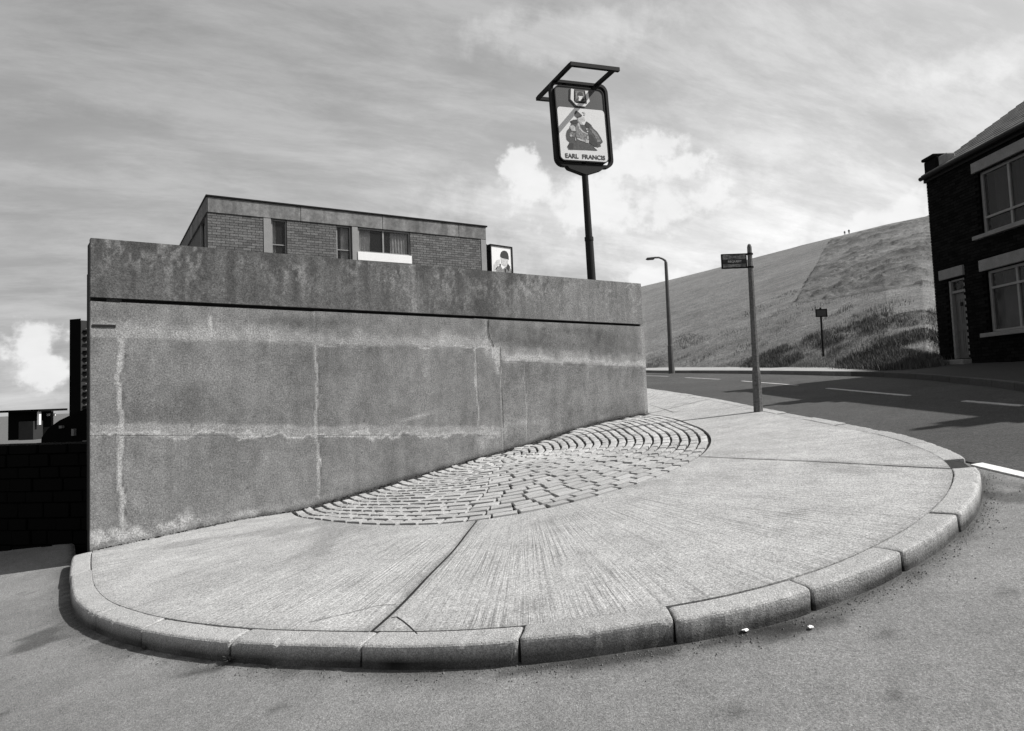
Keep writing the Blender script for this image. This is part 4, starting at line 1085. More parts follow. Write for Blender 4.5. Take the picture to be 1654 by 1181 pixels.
em([(650, 900), (680, 890), (675, 935), (650, 930)], m_ink1, 'emblem_mark', .023)
# open canopy frame over the top, cradle under the bottom
CZ = SZ1-.02; cx0, cx1 = -.50, .42; ny0, ny1 = -.72, .80
b = MB()
b.tube([(cx0-.03, ny0, CZ), (cx1+.10, ny0, CZ)], .036, square=True); b.build('canopy_front_bar', m_black, board)
b = MB(); b.tube([(cx0-.03, ny1, CZ), (cx1+.10, ny1, CZ)], .034, square=True); b.build('canopy_back_bar', m_black, board)
for xx in (cx0, cx1):
    b = MB(); b.tube([(xx, ny0+.034, CZ+.003), (xx, ny1-.034, CZ+.003)], .034, square=True); b.build('canopy_arm', m_black, board)
b = MB()
for sg in (-1, 1):
    vs = [(0, -.07, SZ0-.16), (sg*.36, -.07, SZ0-.05), (sg*.40, -.07, SZ0-.002), (0, -.07, SZ0-.002)]
    vs += [(x, .07, z) for x, y, z in vs]
    b.add(vs, [(0, 1, 2, 3), (7, 6, 5, 4), (0, 4, 5, 1), (1, 5, 6, 2), (2, 6, 7, 3), (3, 7, 4, 0)])
fix_normals(b.build('sign_cradle', m_pole, board))

# ------------------------------------------------------------------ bus stop
bg_ = onground(1225, 665, .12); bt = ray(1210, 394); bt = bt/bt.y*bg_.y; bt.z += EYE
bs_ = empty('bus_stop', (bg_.x, bg_.y, bg_.z)); tag(bs_, 'bus stop post on the kerb with small REQUEST flag plate on its left', 'bus stop')
h = bt.z-bg_.z; lean = (bt.x-bg_.x)/h
b = MB()
zz = [-.2, 0, .55, .62, .70, 1.4, 2.2, h-.12, h-.05, h-.015, h]; rr_ = [.075, .075, .070, .066, .056, .050, .044, .038, .037, .026, .008]
b.tube([(lean*z, 0, z) for z in zz], rr_, 8, up=(0, 1, 0)); b.build('post', m_busp, bs_, smooth=False)
def bpz(px, py):
    r = ray(px, py); r = r/r.y*bg_.y; return r.x-bg_.x, r.z+EYE-bg_.z
fx0, fz1 = bpz(1164.5, 411); fx1, _ = bpz(1205, 408); _, fz0 = bpz(1167, 435.5)
fz0 += .01
b = MB(); bx(b, fx0+.012, fx1-.012, -.014, .014, fz0+.012, fz1-.012); b.build('flag_plate', m_busp, bs_)
b = MB(); frame(b, fx0, fx1, fz0, fz1, .016, -.018, .018); b.build('flag_frame', m_black, bs_)
for z in (fz1-.012, fz0+.012):
    b = MB(); bx(b, fx1, lean*z+.05, -.012, .012, z-.014, z+.014); b.build('flag_bracket', m_black, bs_)
    b = MB(); b.tube([(lean*z, 0, z-.014), (lean*z, 0, z+.014)], .046, 10); b.build('post_clamp', m_black, bs_)
fh = fz1-fz0; fm = fz0+fh*.46
b = MB(); bx(b, fx0+.018, fx1-.018, -.019, -.0145, fm-fh*.155, fm+fh*.145); b.build('request_band', m_ink1, bs_)
put_text('REQUEST', bs_, fx0+.10, fx1-.085, fm-fh*.085, fm+fh*.075, -.0205, m_ink4, .02)
b = MB(); bx(b, fx0+.018, fx1-.018, -.018, -.0145, fz0+fh*.62, fz1-.018); b.build('flag_top_strip', m_ink3, bs_)
b = MB(); bx(b, fx0+.14, fx1-.12, -.021, -.0185, fz0+fh*.83, fz1-.022); b.build('flag_device', m_ink2, bs_)
b = MB(); bx(b, fx0+.14, fx1-.12, -.021, -.0185, fz0+fh*.66, fz0+fh*.72); b.build('flag_device', m_ink2, bs_)
b = MB(); bx(b, fx0+.018, fx1-.10, -.018, -.0145, fz0+.02, fz0+fh*.28); b.build('flag_bottom_strip', m_ink3, bs_)

# ------------------------------------------------------------------ far pavement and kerb
FK = np.array([(6.2, 46), (7.22, 36.2), (8.46, 29.5), (9.10, 23.6), (9.15, 17.8), (8.73, 14.6), (8.2, 12.4), (7.79, 10.83), (7.49, 9.9), (7.2, 8.5), (7.1, 6.5), (7.1, 0), (7.1, -4)])
FKC = catmull(FK, 8)
def far_n(i):
    t = FKC[min(i+1, len(FKC)-1)]-FKC[max(i-1, 0)]; t /= np.hypot(*t); return np.array([-t[1], t[0]])
fpav = empty('far_pavement'); tag(fpav, kind='structure')
def far_strip(o0, o1, h0, h1, name, mat, rows):
    n = len(FKC); X = np.zeros((n, len(rows))); Y = X.copy(); Z = X.copy()
    for i in range(n):
        nv = far_n(i)
        for j, (of, hh) in enumerate(rows):
            q = FKC[i]+nv*of
            if mat is m_slab and j == len(rows)-2 and False: pass
            X[i, j], Y[i, j] = q; Z[i, j] = gzf(*q)+hh
    return fix_normals(grid_mesh(name, X, Y, Z, mat, fpav, attr={'stain_shade': (1+.15*fbm(X*2, Y*2, 130))*(.10+.90*ss(Y, 17.5, 19.5))}, smooth=False))  # footway darkened beside the houses: their shadow painted into its tone
m_foot = material('footway_asphalt', .26, .9, [(3, .2), (30, .3)], attr='stain_shade')
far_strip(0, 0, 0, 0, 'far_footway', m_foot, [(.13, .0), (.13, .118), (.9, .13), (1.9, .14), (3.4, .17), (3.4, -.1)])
FLn = np.concatenate([[0], np.cumsum(np.hypot(*(FKC[1:]-FKC[:-1]).T))])
l = 0.5; k = 0
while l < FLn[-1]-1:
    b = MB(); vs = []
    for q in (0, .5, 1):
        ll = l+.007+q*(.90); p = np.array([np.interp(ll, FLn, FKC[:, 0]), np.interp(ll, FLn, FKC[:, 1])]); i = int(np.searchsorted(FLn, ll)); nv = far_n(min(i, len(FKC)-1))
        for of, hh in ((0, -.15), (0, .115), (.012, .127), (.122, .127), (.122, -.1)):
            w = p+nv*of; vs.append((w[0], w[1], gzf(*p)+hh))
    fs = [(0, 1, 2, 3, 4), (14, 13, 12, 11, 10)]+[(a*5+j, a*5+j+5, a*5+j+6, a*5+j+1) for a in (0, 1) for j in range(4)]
    b.add(vs, fs); o = fix_normals(b.build('kerb_stone', m_kerb, fpav)); at = o.data.attributes.new('stain_shade', 'FLOAT', 'POINT'); at.data.foreach_set('value', [random.uniform(.7, 1.0)*(.22 if vs[0][1] < 19 else .6)]*15)  # darker stones by the houses, shade put into their colour
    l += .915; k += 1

# ------------------------------------------------------------------ grassy hill
def crest(a): return .119+.184*a-.004*np.sin(a*9)
YC = 200.0
av = np.concatenate([np.linspace(-.5, .14, 30), np.linspace(.145, .75, 330), np.linspace(.76, 2.4, 50)])
uv = np.concatenate([np.linspace(0, .25, 150)**1.0, np.linspace(.253, 1, 150), np.linspace(1.01, 1.6, 24)])
toe_pts = [(1047, 595), (1140, 594.5), (1300, 594.5), (1440, 597), (1500, 594)]
ta = []; ty_ = []
for p in toe_pts:
    q = onground(*p, .10); ta.append(q.x/q.y); ty_.append(q.y)
ta = [-.5]+ta+[.67, 1.2, 2.4]; ty_ = [60.]+ty_+[18.6, 19.0, 19.0]
def hill(a, u):
    yt = np.interp(a, ta, ty_)-.6
    y = yt+(YC-yt)*u; x = a*y
    zt = gz(a*yt, yt)+.06
    zc = EYE+crest(a)*YC
    uu = np.minimum(u, 1)
    z = zt+(zc-zt)*(uu*1.0)
    z = z+(zc-zt)*.045*np.sin(uu*math.pi)**1*(1)          # slightly bellied
    z = z-np.maximum(u-1, 0)**2*90
    # ease in at the toe
    z = z-.0*u
    return x, y, z
AA, UU = np.meshgrid(av, uv, indexing='ij')
HX, HY, HZ = hill(AA, UU)
def rough_mask(a, e):
    """rank grass: patch on the upper right slope; e = visual height ratio z/y"""
    return 0*a
E_ = (HZ-EYE)/HY
# patch outline given as slope coordinates (azimuth ratio, height ratio)
def ae(px, py): r = ray(px, py); return r.x/r.y, r.z/r.y
def inpoly(a, e, P):
    ins = np.zeros(a.shape, bool); n = len(P)
    for i in range(n):
        x1, y1 = P[i]; x2, y2 = P[(i+1) % n]
        c = ((y1 > e) != (y2 > e)) & (a < (x2-x1)*(e-y1)/((y2-y1)+1e-12)+x1); ins ^= c
    return ins
PT = [ae(*p) for p in [(1285, 491), (1300, 462), (1312, 440), (1325, 415), (1342, 388), (1420, 370), (1500, 350), (1600, 325), (1700, 300), (1700, 430), (1505, 458), (1420, 470), (1350, 482)]]
PT2 = [ae(*p) for p in [(1150, 594), (1230, 568), (1300, 545), (1370, 530), (1420, 512), (1470, 498), (1600, 480), (1600, 600), (1300, 600)]]
jit = .006*fbm(AA*60, UU*40, 140)
patch = inpoly(AA+jit, E_+jit, PT).astype(float); patch2 = inpoly(AA+jit*2, E_+jit*1.5, PT2).astype(float)
sx_ = HX; sy_ = HY
clump = ss(fbm(sx_*.9, sy_*.9, 141, 3), .05, .22); clump2 = ss(fbm(sx_*.35, sy_*.35, 142, 4), .02, .2)
tus = ss(fbm(sx_*.6, sy_*.45, 143, 4), .06, .2)
HZ = HZ+.05*fbm(sx_*1.2, sy_*1.2, 144)*ss(UU, 0, .02)
HZ = HZ+patch2*(.16*tus+.05*clump)*ss(UU, 0.0, .03)+patch*(.16*clump2+.16*clump)
HZ = HZ+.5*fbm(sx_*.05, sy_*.05, 145)*ss(UU, .03, .2)*ss(UU, 1.0, .8)
# tone of the sward: pale mown swaths across the slope, darker rank tussocks
q1 = AA*1.0-E_*.55
swath = fbm(AA*6+E_*3, (E_-AA*.26)*260, 146, 3)
mow = fbm(AA*8, (E_-.30*AA)*90, 147, 4)
tone = 1+.30*swath+.34*mow+.20*fbm(sx_*.5, sy_*.5, 148)
tone = tone*(1-.16*patch)-patch*.30*clump2-patch*.22*clump
tone = tone-patch2*.50*tus-.15*patch2*clump+.12*patch2
edge_ = inpoly(AA+jit*.5, E_+.0035+jit*.3, PT).astype(float)
tone = tone-.45*np.clip(edge_-patch, 0, 1)*0
edge2 = inpoly(AA+jit*.6, E_-.0022+jit*.3, PT).astype(float); tone -= .35*np.clip(patch-edge2, 0, 1)
tone = np.clip(tone, .25, 1.7)
m_grass = material('hill_grass', .130, .95, [(.15, .2), (.6, .3), (2.2, .5), (9, .6), (40, .5)], [(4, .10), (14, .05)], attr='tone')
hl = grid_mesh('hill', HX, HY, HZ, m_grass, attr={'tone': tone}); fix_normals(hl); tag(hl, kind='structure')
# long grass and tussocks as blades
def hz_at(a, y):
    yt = np.interp(a, ta, ty_)-.6; u = (y-yt)/(YC-yt); x, yy, z = hill(a, u); return x, z
def blades(n, ymin, ymax, amin, amax, hgt, mask, name, label, mat, spread=.12, nb=6):
    V = []; F = []; c = 0
    tries = 0
    while c < n and tries < n*12:
        tries += 1
        a = random.uniform(amin, amax); yt = float(np.interp(a, ta, ty_))-.4
        y = yt+(random.random()**1.6)*(ymax-yt)
        if y < ymin: continue
        x, z = hz_at(a, y); x = float(x); z = float(z)
        if not mask(a, (z-EYE)/y, x, y): continue
        c += 1
        tu = float(ss(fbm(np.array(x*.6), np.array(y*.45), 143, 4), .02, .2))
        hh = hgt*random.uniform(.5, 1.2)*(.6+.9*tu)
        z += .12*tu
        for k in range(nb):
            an = random.uniform(0, 6.28); ox, oy = random.gauss(0, spread), random.gauss(0, spread); w = hh*.10+.004
            lx_, ly_ = math.cos(an)*hh*1.1, math.sin(an)*hh*1.1; px_, py_ = -math.sin(an)*w, math.cos(an)*w; b0 = len(V)
            V += [(x+ox-px_, y+oy-py_, z-.12), (x+ox+px_, y+oy+py_, z-.12), (x+ox+lx_, y+oy+ly_, z+hh)]
            F.append((b0, b0+1, b0+2))
    me = bpy.data.meshes.new(name); me.from_pydata(V, [], F); me.materials.append(mat)
    o = bpy.data.objects.new(name, me); COL.objects.link(o); tag(o, label, 'grass', kind='stuff'); return o
def one(P): return lambda a, e, x, y: bool(inpoly(np.array([a]), np.array([e]), P)[0])
m_blade = material('rank_grass', .130, .9, [(.8, .5), (6, .4)]); island_tone(m_blade, .4)
m_bladed = material('dark_tussock', .060, .9, [(.8, .5), (6, .4)]); island_tone(m_bladed, .4)
def m2(a, e, x, y):
    if a > .70: return False
    return bool(inpoly(np.array([a]), np.array([e]), PT2)[0])
blades(15000, 8, 70, .20, .645, .034, m2, 'rough_grass', 'rough long grass at the foot of the hill behind the far pavement', m_blade)
def m3(a, e, x, y): return m2(a, e, x, y) and float(fbm(np.array(x*.6), np.array(y*.45), 143, 4)) > .10
blades(3500, 8, 70, .20, .645, .048, m3, 'dark_tussocks', 'dark rank tussocks scattered at the foot of the hill', m_bladed, .16, 7)
def m4(a, e, x, y): return a < .66
blades(7000, 8, 48, .16, .66, .045, m4, 'verge_grass', 'short grass edging the back of the far pavement', m_blade, .12, 5)
# ------------------------------------------------------------------ small notice post on the hillside
def onhill(px, py):
    d = ray(px, py); d = d/d.y; a = d.x; yt = float(np.interp(a, ta, ty_))
    for k in range(4000):
        y = yt+k*.05; x, z = hz_at(a, y)
        if EYE+d.z*y <= float(z): return Vector((a*y, y, float(z)))
    return Vector((a*yt, yt, float(hz_at(a, yt)[1])))
nb_ = onhill(1330, 576); tp = ray(1325, 497); tp = tp/tp.y*nb_.y; hN = tp.z+EYE-nb_.z
ntc = empty('notice_post', tuple(nb_)); tag(ntc, 'dark notice plate on a thin post standing in the rough grass of the hill', 'sign')
ln_ = (tp.x-nb_.x)/hN; sc = nb_.y/FPX
b = MB(); b.tube([(0, 0, -.3), (ln_*hN, 0, hN)], 2.6*sc*.62, 8); b.build('post', m_black, ntc)
b = MB(); bx(b, ln_*hN-9*sc, ln_*hN+9*sc, -.05, -.02, hN-15*sc, hN-3*sc); b.build('plate', m_topp, ntc)
b = MB(); frame(b, ln_*hN-9.5*sc, ln_*hN+9.5*sc, hN-15.5*sc, hN-2.5*sc, 1.6*sc, -.06, -.045); b.build('plate_frame', m_black, ntc)

# two walkers on the crest
def walker(px, py_foot, hpx, label, ph):
    d = ray(px, py_foot); a = d.x/d.y; y = YC*.985; x, z = hz_at(a, y); x = float(x); z = float(z); H = hpx*y/FPX
    V = [(0, 0, .52), (0, 0, .65), (0, 0, .80), (0, 0, .86), (0, 0, .94), (-.055, 0, .5), (-.06, ph*.05, .27), (-.06, ph*.09, .02), (.055, 0, .5), (.06, -ph*.05, .27), (.06, -ph*.09, .02),
         (-.12, 0, .79), (-.15, 0, .63), (-.14, -.03, .48), (.12, 0, .79), (.15, 0, .63), (.14, -.03, .48)]
    E2 = [(0, 1), (1, 2), (2, 3), (3, 4), (0, 5), (5, 6), (6, 7), (0, 8), (8, 9), (9, 10), (2, 11), (11, 12), (12, 13), (2, 14), (14, 15), (15, 16)]
    R2 = [.085, .08, .095, .035, .06, .06, .042, .03, .06, .042, .03, .045, .033, .025, .045, .033, .025]
    me = bpy.data.meshes.new('person'); me.from_pydata([(a_*H, b_*H, c_*H) for a_, b_, c_ in V], E2, [])
    o = bpy.data.objects.new('person', me); COL.objects.link(o); o.location = (x, y, z); me.materials.append(m_skin)
    m = o.modifiers.new('s', 'SKIN')
    for i, r in enumerate(R2): me.skin_vertices[0].data[i].radius = (r*H, r*H*.8)
    me.skin_vertices[0].data[0].use_root = True
    s2_ = o.modifiers.new('d', 'SUBSURF'); s2_.levels = 1; s2_.render_levels = 1
    tag(o, label, 'person'); return o
walker(1365, 386, 9, 'tiny figure walking on the hill crest, left of the pair', 1)
walker(1372, 385, 10, 'tiny taller figure walking on the hill crest, right of the pair', -1)

# ------------------------------------------------------------------ street lamp on the far pavement
lg = onground(1085, 599, .13); lt = ray(1075.5, 424); lt = lt/lt.y*lg.y; lt.z += EYE
lamp = empty('street_lamp', tuple(lg)); tag(lamp, 'slim street lamp with curved arm standing at the foot of the hill', 'street lamp')
hL = lt.z-lg.z; lk = (lt.x-lg.x)/hL; uL = lg.y/FPX
b = MB(); b.tube([(lk*z, 0, z) for z in (-.3, 0, 1.2, 1.25, hL)], [.15, .15, .135, .115, .075], 10); b.build('column', m_lamp, lamp)
b = MB(); arm = [(lk*hL, 0, hL-.02), (lk*hL-1*uL, 0, hL+3*uL), (lk*hL-5*uL, 0, hL+6*uL), (lk*hL-11*uL, 0, hL+8.5*uL), (lk*hL-18*uL, 0, hL+8.6*uL)]
b.tube(arm, [.07, .06, .05, .045, .045], 8, up=(0, 1, 0)); b.build('arm', m_lamp, lamp)
b = MB(); xl = lk*hL-18*uL; zl = hL+8.0*uL
P = [(xl+1*uL, zl+1.0*uL), (xl-13*uL, zl+.2*uL), (xl-14*uL, zl-1.2*uL), (xl-11*uL, zl-2.6*uL), (xl-1*uL, zl-2.2*uL)]
b.add([(x, -.14, z) for x, z in P]+[(x, .14, z) for x, z in P], [tuple(range(5))[::-1], tuple(range(5, 10))]+[(i, (i+1) % 5, 5+(i+1) % 5, 5+i) for i in range(5)])
fix_normals(b.build('lantern', m_lamp, lamp))

# ------------------------------------------------------------------ terrace of brick houses on the right
HXF = 10.88; FLR = 1.87; EAV = 6.80
def house(y1, label, kneeler=True, detail=True, src=None):
    """front wall in plane x=HXF, runs from y1 (far end) towards the camera"""
    Wd = 4.7; y0 = y1-Wd
    r = empty('terraced_house', (HXF, y1, 0)); tag(r, label, 'house', group='dark brick terraced houses')
    # local: x depth into house, y negative toward camera, z up
    ops = [(-1.12, -.52, 2.05, 4.02), (-3.55, -1.86, 2.60, 4.00), (-3.55, -1.86, 4.85, 6.28)]
    b = MB()
    def w(ya, yb, za, zb): b.box((.13, (ya+yb)/2, (za+zb)/2), (.22, yb-ya, zb-za))
    w(-Wd+.005, -3.55, 0, EAV); w(-3.55, -1.86, 0, 2.60); w(-3.55, -1.86, 4.00, 4.85); w(-3.55, -1.86, 6.28, EAV)
    w(-1.86, -1.12, 0, EAV); w(-1.12, -.52, 4.02, EAV); w(-1.12, -.52, 0, 1.9); w(-.52, 0, 0, EAV)
    b.build('front_wall', m_sootm, r)
    bb = bricks([(-Wd+.01, 0)], 1.7, EAV-.02, .0, seed=int(y1), lo=ops, axis='y'); o = bb.build('brickwork', m_soot, r); tag(o, kind='stuff')
    # gables and back
    for yy in (-.11, -Wd+.12):
        b = MB()
        vs = [(.25, yy-.1, 0), (5.6, yy-.1, 0), (5.6, yy-.1, EAV-.05), (2.95, yy-.1, EAV+1.9), (.25, yy-.1, EAV-.05)]; vs += [(x, y+.2, z) for x, y, z in vs]
        b.add(vs, [(0, 1, 2, 3, 4)[::-1], (5, 6, 7, 8, 9)]+[(i, (i+1) % 5, 5+(i+1) % 5, 5+i) for i in range(5)]); fix_normals(b.build('gable_wall', m_soot, r))
    b = MB(); bx(b, 5.6, 5.8, -Wd, 0, 0, EAV-.05); b.build('back_wall', m_soot, r)
    # roof with slate courses
    rf = MB(); n = 14
    for sgn, x0 in ((1, -.10), (-1, 6.0)):
        for k in range(n):
            x_a = x0+sgn*3.05*k/n; x_b = x0+sgn*3.05*(k+1.25)/n; z_a = EAV+.02+2.05*k/n; z_b = EAV+.02+2.05*(k+1.25)/n
            m = 16 if sgn > 0 else 1
            for j in range(m):
                ya = .04-(Wd+.04)*j/m; yb = .04-(Wd+.04)*(j+1)/m+.006; dz_ = random.uniform(0, .006)
                if k == n-1: x_b = x0+sgn*3.05; z_b = EAV+.02+2.05
                rf.add([(x_a, ya, z_a+.02+dz_), (x_a, yb, z_a+.02+dz_), (x_b, yb, z_b+dz_), (x_b, ya, z_b+dz_), (x_a, ya, z_a), (x_a, yb, z_a), (x_b, yb, z_b-.03), (x_b, ya, z_b-.03)],
                       [(0, 1, 2, 3), (7, 6, 5, 4), (0, 4, 5, 1), (2, 6, 7, 3), (0, 3, 7, 4), (1, 5, 6, 2)])
    roof = fix_normals(rf.build('roof', m_slate, r))
    b = MB(); b.tube([(2.95, .06, EAV+2.10), (2.95, -Wd, EAV+2.10)], .07, 8); b.build('ridge_tiles', m_slate, roof)
    # chimney on the near party wall
    b = MB(); bx(b, 2.45, 3.45, -Wd-.30, -Wd+.30, EAV+1.0, EAV+3.3)
    ch = b.build('chimney', m_soot, roof)
    for xx in (2.7, 3.2): b = MB(); b.tube([(xx, -Wd, EAV+3.3), (xx, -Wd, EAV+3.85)], [.12, .10], 10); b.build('chimney_pot', m_stone, roof)
    b = MB(); b.tube([(-.13, .03, EAV-.05), (-.13, -Wd, EAV-.05)], .055, 8); b.build('gutter', m_black, r)
    b = MB(); bx(b, -.07, .0, -Wd, 0, EAV-.17, EAV-.005); b.build('eaves_board', m_black, r)
    # stone dressings
    def stone(name, ya, yb, za, zb, p=.03):
        b = MB(); b.box((.05-p, (ya+yb)/2, (za+zb)/2), (.12+p, yb-ya, zb-za), bev=.008); return b.build(name, m_stone, r)
    stone('door_lintel', -1.18, -.28, 4.04, 4.285); stone('window_lintel', -3.75, -1.74, 4.005, 4.265); stone('window_lintel', -3.75, -1.74, 6.30, 6.54)
    stone('window_sill', -3.7, -1.66, 2.49, 2.585, .06); stone('window_sill', -3.7, -1.66, 4.75, 4.84, .06)
    b = MB(); bx(b, -.22, .2, -1.18, -.26, 1.80, 2.03, .012); b.build('doorstep', m_stone, r)
    # door
    d = MB(); bx(d, .10, .14, -1.06, -.63, 2.05, 3.655, .004); dr = d.build('door', m_door, r)
    d = MB()
    for za, zb in ((2.2, 2.75), (2.9, 3.5)):
        for ya, yb in ((-1.01, -.86), (-.82, -.67)):
            frame_b = (ya, yb, za, zb); bx(d, .092, .101, ya, yb, za, za+.02); bx(d, .092, .101, ya, yb, zb-.02, zb); bx(d, .092, .101, ya, ya+.02, za+.02, zb-.02); bx(d, .092, .101, yb-.02, yb, za+.02, zb-.02)
    d.build('door_moulding', m_door, dr)
    d = MB(); bx(d, .07, .10, -.90, -.82, 3.33, 3.42, .01); d.build('door_knocker', m_black, dr)
    d = MB(); bx(d, .03, .13, -.60, -.53, 2.05, 3.98); bx(d, .03, .13, -1.11, -1.07, 2.05, 3.98); bx(d, .05, .13, -1.07, -.60, 3.66, 3.72); bx(d, .05, .13, -1.07, -.60, 3.95, 3.99); d.build('door_frame', m_stone, r)
    d = MB(); bx(d, .09, .10, -1.07, -.60, 3.73, 3.94); d.build('fanlight', m_glass, r)
    d = MB(); bx(d, .23, .25, -1.12, -.52, 2.05, 4.0); d.build('hall_dark', m_darkin, r)
    # sash windows
    for (za, zb, rl) in ((4.85, 6.28, 5.22), (2.60, 3.99, 3.60)):
        f = MB(); w_ = .075
        def fb(ya, yb, z0_, z1_, x0_=.07, x1_=.15): bx(f, x0_, x1_, ya, yb, z0_, z1_)
        fb(-1.94, -1.865, za, zb); fb(-3.545, -3.47, za, zb); fb(-3.47, -1.94, zb-.06, zb); fb(-3.47, -1.94, za, za+.05); fb(-3.47, -1.94, rl-.025, rl+.025, .06, .14)
        fb(-2.75, -2.69, za+.05, zb-.06, .075, .14)
        fo = f.build('window', m_whitewood, r)
        f = MB(); bx(f, .105, .111, -3.47, -1.94, za+.05, zb-.06); f.build('pane', m_glass, fo)
        n2, m2_ = 30, 4; u = np.linspace(0, 1, n2)[:, None]; v = np.linspace(0, 1, m2_)[None, :]
        Yc = -3.45+1.30*u+0*v; Xc = .19+.02*np.sin(u*60)+0*v; Zc = za+.05+(zb-za-.1)*v+0*u
        if detail: grid_mesh('curtain', Xc, Yc, Zc, m_dimcurt, fo)
        f = MB(); bx(f, .235, .25, -3.55, -1.86, za, zb); f.build('room_back', m_darkin, fo)
    if kneeler:
        k = MB(); bx(k, .0, .34, -.46, .06, EAV-.10, EAV+.40, .03); k.build('kneeler', m_soot, r)
        k = MB(); k.box((.1, -.20, EAV+.43), (.34, .50, .08), bev=.02); k.build('kneeler_cap', m_soot, r); k = MB(); bx(k, .02, .26, -.82, -.50, EAV+.10, EAV+.36, .03); k.build('verge_stone', m_stone, r)
    return r
h1 = house(17.12, 'end terraced house of sooty brick with pale stone lintels and grey door')
def copy_tree(o, parent=None):
    c = o.copy(); COL.objects.link(c)
    if parent: c.parent = parent; c.matrix_parent_inverse = Matrix.Identity(4)
    for ch in list(o.children): copy_tree(ch, c)
    return c
h2 = copy_tree(h1); h2.location = (HXF, 17.12-4.72, -.25); h2['label'] = 'middle dark brick terraced house of the row, next to the end one'
h3 = copy_tree(h1); h3.location = (HXF, 17.12-9.44, -.5); h3['label'] = 'nearest dark brick terraced house of the row beyond the right edge'
# ground under the houses
b = MB(); bx(b, HXF+.2, HXF+5.6, 2.9, 17.1, .2, 1.9); o = b.build('house_footing', m_sootm); tag(o, kind='structure')

# ------------------------------------------------------------------ left distance
# low near-black wall beyond the corner, added to stand in for shaded ground
p0 = onground(-60, 902); p0.z = 0
lw = empty('added_dark_wall', (-5.0, 8.35, 0)); tag(lw, 'added black stone wall standing in for deep shade left of the tall concrete wall', 'wall')
gl_ = ray(40, 716); zt_ = EYE+gl_.z/gl_.y*8.6
dirw = Vector((-.95, .12)); nW = Vector((dirw.y, -dirw.x))
ztp = zt_
row = 0; z = -1.0
rb = MB(); cor_ = MB()
for i in range(1):
    cor_.box((-2.3, .0, (ztp-1.2)/2-.02), (5.0, .34, ztp+1.2-.06))
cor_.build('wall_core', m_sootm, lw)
lw.rotation_euler = (0, 0, math.atan2(.12, -.95)+math.pi)
stone_src = []
for k in range(5):
    b = MB(); b.box((0, 0, 0), (1, 1, 1), bev=.03)
    vs = [(x*random.uniform(.96, 1), y*random.uniform(.9, 1.05), z*random.uniform(.94, 1)) for x, y, z in b.v]
    me = bpy.data.meshes.new('stone'); me.from_pydata(vs, [], b.f); me.materials.append(m_sootm); stone_src.append(me)
z = -.62
while z < ztp-.16:
    hh = random.uniform(.13, .19); hh = min(hh, ztp-.12-z); x = -4.8+random.uniform(0, .2)
    while x < .2:
        ll = random.uniform(.2, .42)
        o = bpy.data.objects.new('stone', random.choice(stone_src)); COL.objects.link(o); o.parent = lw
        o.location = (x+ll/2, -.16+random.uniform(-.015, .01), z+hh/2); o.scale = (ll-.012, .12, hh-.012)
        x += ll
    z += hh
x = -4.8
while x < .2:
    o = bpy.data.objects.new('coping_stone', stone_src[0]); COL.objects.link(o); o.parent = lw; o.location = (x+.2, 0, ztp-.06); o.scale = (.39, .44, .11); x += .4
# tower block far off
tb = ray(112, 690); DT = 300.; tbp = tb/tb.y*DT
ttop = ray(116, 514); tz = ttop.z/ttop.y*DT+EYE; zb_ = -12.
tower = empty('tower_block', (tbp.x, DT, 0), rot=(0, 0, math.atan2(.66, 1))); tag(tower, 'tall dark tower block far off beyond the left end of the concrete wall', 'tower block')
uT = DT/FPX; wl = 16*uT; wr = 34*uT
# dark narrow face, then the window face turned towards us
a1 = Vector((wl, -6)); 
def prism(b, P, z0, z1):
    n = len(P); b.add([(p[0], p[1], z0) for p in P]+[(p[0], p[1], z1) for p in P], [tuple(range(n))[::-1], tuple(range(n, 2*n))]+[(i, (i+1) % n, n+(i+1) % n, n+i) for i in range(n)])
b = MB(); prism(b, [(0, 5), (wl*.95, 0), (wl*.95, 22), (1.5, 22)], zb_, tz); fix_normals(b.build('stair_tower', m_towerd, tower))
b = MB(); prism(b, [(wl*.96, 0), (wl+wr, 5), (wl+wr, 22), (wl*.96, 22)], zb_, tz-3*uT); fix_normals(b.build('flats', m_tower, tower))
FHt = 11.3*uT; k = 0; z = tz-22*uT
wm_ = MB(); wm_.box((0, 0, 0), (1, 1, 1)); 
me_w = bpy.data.meshes.new('window'); me_w.from_pydata(wm_.v, [], wm_.f); me_w.materials.append(m_towerd)
sl_ = MB(); sl_.box((0, 0, 0), (1, 1, 1)); me_s = bpy.data.meshes.new('balcony_slab'); me_s.from_pydata(sl_.v, [], sl_.f); me_s.materials.append(m_far)
while z > -4:
    for fx_, ww in ((.16, 5.5), (.40, 5.0), (.68, 5.5), (.9, 4)):
        if (k*7+int(fx_*10)) % 5 == 0 and fx_ < .3: continue
        o = bpy.data.objects.new('window', me_w); COL.objects.link(o); o.parent = tower
        o.location = (wl+wr*fx_, 5*fx_-.3, z); o.scale = (ww*uT, .8, 5*uT)
    o = bpy.data.objects.new('balcony_slab', me_s); COL.objects.link(o); o.parent = tower
    o.location = (wl+wr*.5, 1.2, z+5.5*uT); o.scale = (wr*.8, 1.2, .7*uT); o.rotation_euler = (0, 0, math.atan2(5, wr))
    z -= FHt; k += 1
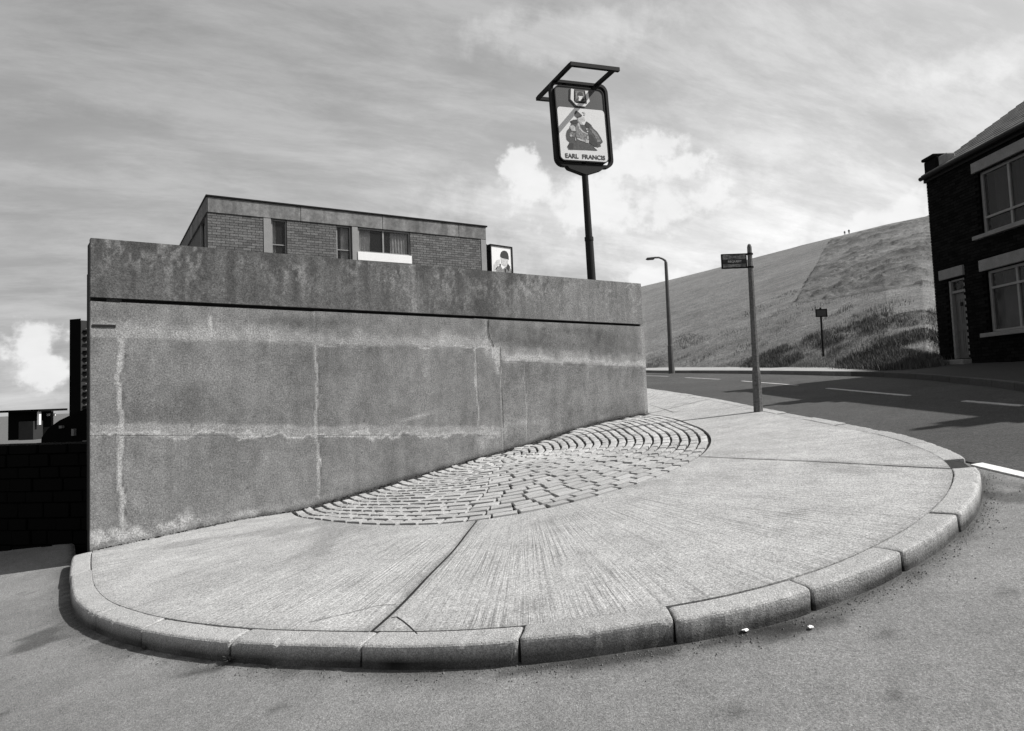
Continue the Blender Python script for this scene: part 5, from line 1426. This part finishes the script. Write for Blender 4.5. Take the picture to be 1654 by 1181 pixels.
# flat roofed pavilion and its apron
DP = 70.; uP = DP/FPX; pv = ray(59, 686); pvp = pv/pv.y*DP
pav = empty('flat_roofed_shelter', (pvp.x, DP, pvp.z+EYE)); tag(pav, 'small dark flat roofed shelter far off at the left edge', 'shelter')
b = MB(); bx(b, -45*uP, 19*uP, -1.5, 3, 21*uP, 24.5*uP); b.build('roof', m_towerd, pav)
b = MB(); bx(b, -40*uP, -6*uP, -.5, 2.8, -1.5, 21*uP); b.build('kiosk', m_towerd, pav)
b = MB(); bx(b, 0*uP, 14*uP, 1.5, 1.6, 13*uP, 17*uP); b.build('white_board', m_white, pav); b = MB(); bx(b, 12*uP, 15*uP, -1, -.7, 0, 20.9*uP); b.build('white_post', m_white, pav)
b = MB(); bx(b, -15*uP, 8*uP, -1.2, .2, -1.5, 6*uP); b.build('counter', m_tower, pav)
for xx in (17, -4): b = MB(); bx(b, xx*uP, (xx+1.8)*uP, .5, .8, -1.5, 20.9*uP); b.build('pillar', m_towerd, pav)
# dark shed roof sloping up to the right
DS = 24.; 
def sp(px, py, D): r = ray(px, py); r = r/r.y*D; return Vector((r.x, r.y, r.z+EYE))
shed = empty('dark_shed', tuple(sp(110, 760, DS))); tag(shed, 'dark shed with sloping roof beyond the low wall, beside the tall wall', 'shed')
o0 = sp(110, 760, DS)
P = [sp(62, 780, DS), sp(67, 707, DS), sp(78, 692, DS), sp(96, 679, DS), sp(113, 671, DS), sp(150, 655, DS), sp(190, 650, DS), sp(190, 780, DS)]
b = MB(); n = len(P); b.add([p-o0 for p in P]+[p-o0+Vector((-1.6, 5, .0)) for p in P], [tuple(range(n))[::-1], tuple(range(n, 2*n))]+[(i, (i+1) % n, n+(i+1) % n, n+i) for i in range(n)])
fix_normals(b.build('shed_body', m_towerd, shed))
for (x0, x1, y0, y1) in ((95, 99.5, 688, 692), (115, 119, 693, 704), (133, 138, 712, 717)):
    q = [sp(x0, y1, DS-.2), sp(x1, y1, DS-.2), sp(x1, y0, DS-.2), sp(x0, y0, DS-.2)]
    b = MB(); b.add([p-o0 for p in q]+[p-o0+Vector((0, .15, 0)) for p in q], [(0, 1, 2, 3), (7, 6, 5, 4), (0, 4, 5, 1), (1, 5, 6, 2), (2, 6, 7, 3), (3, 7, 4, 0)])
    fix_normals(b.build('pale_board', m_far, shed))
print('done')
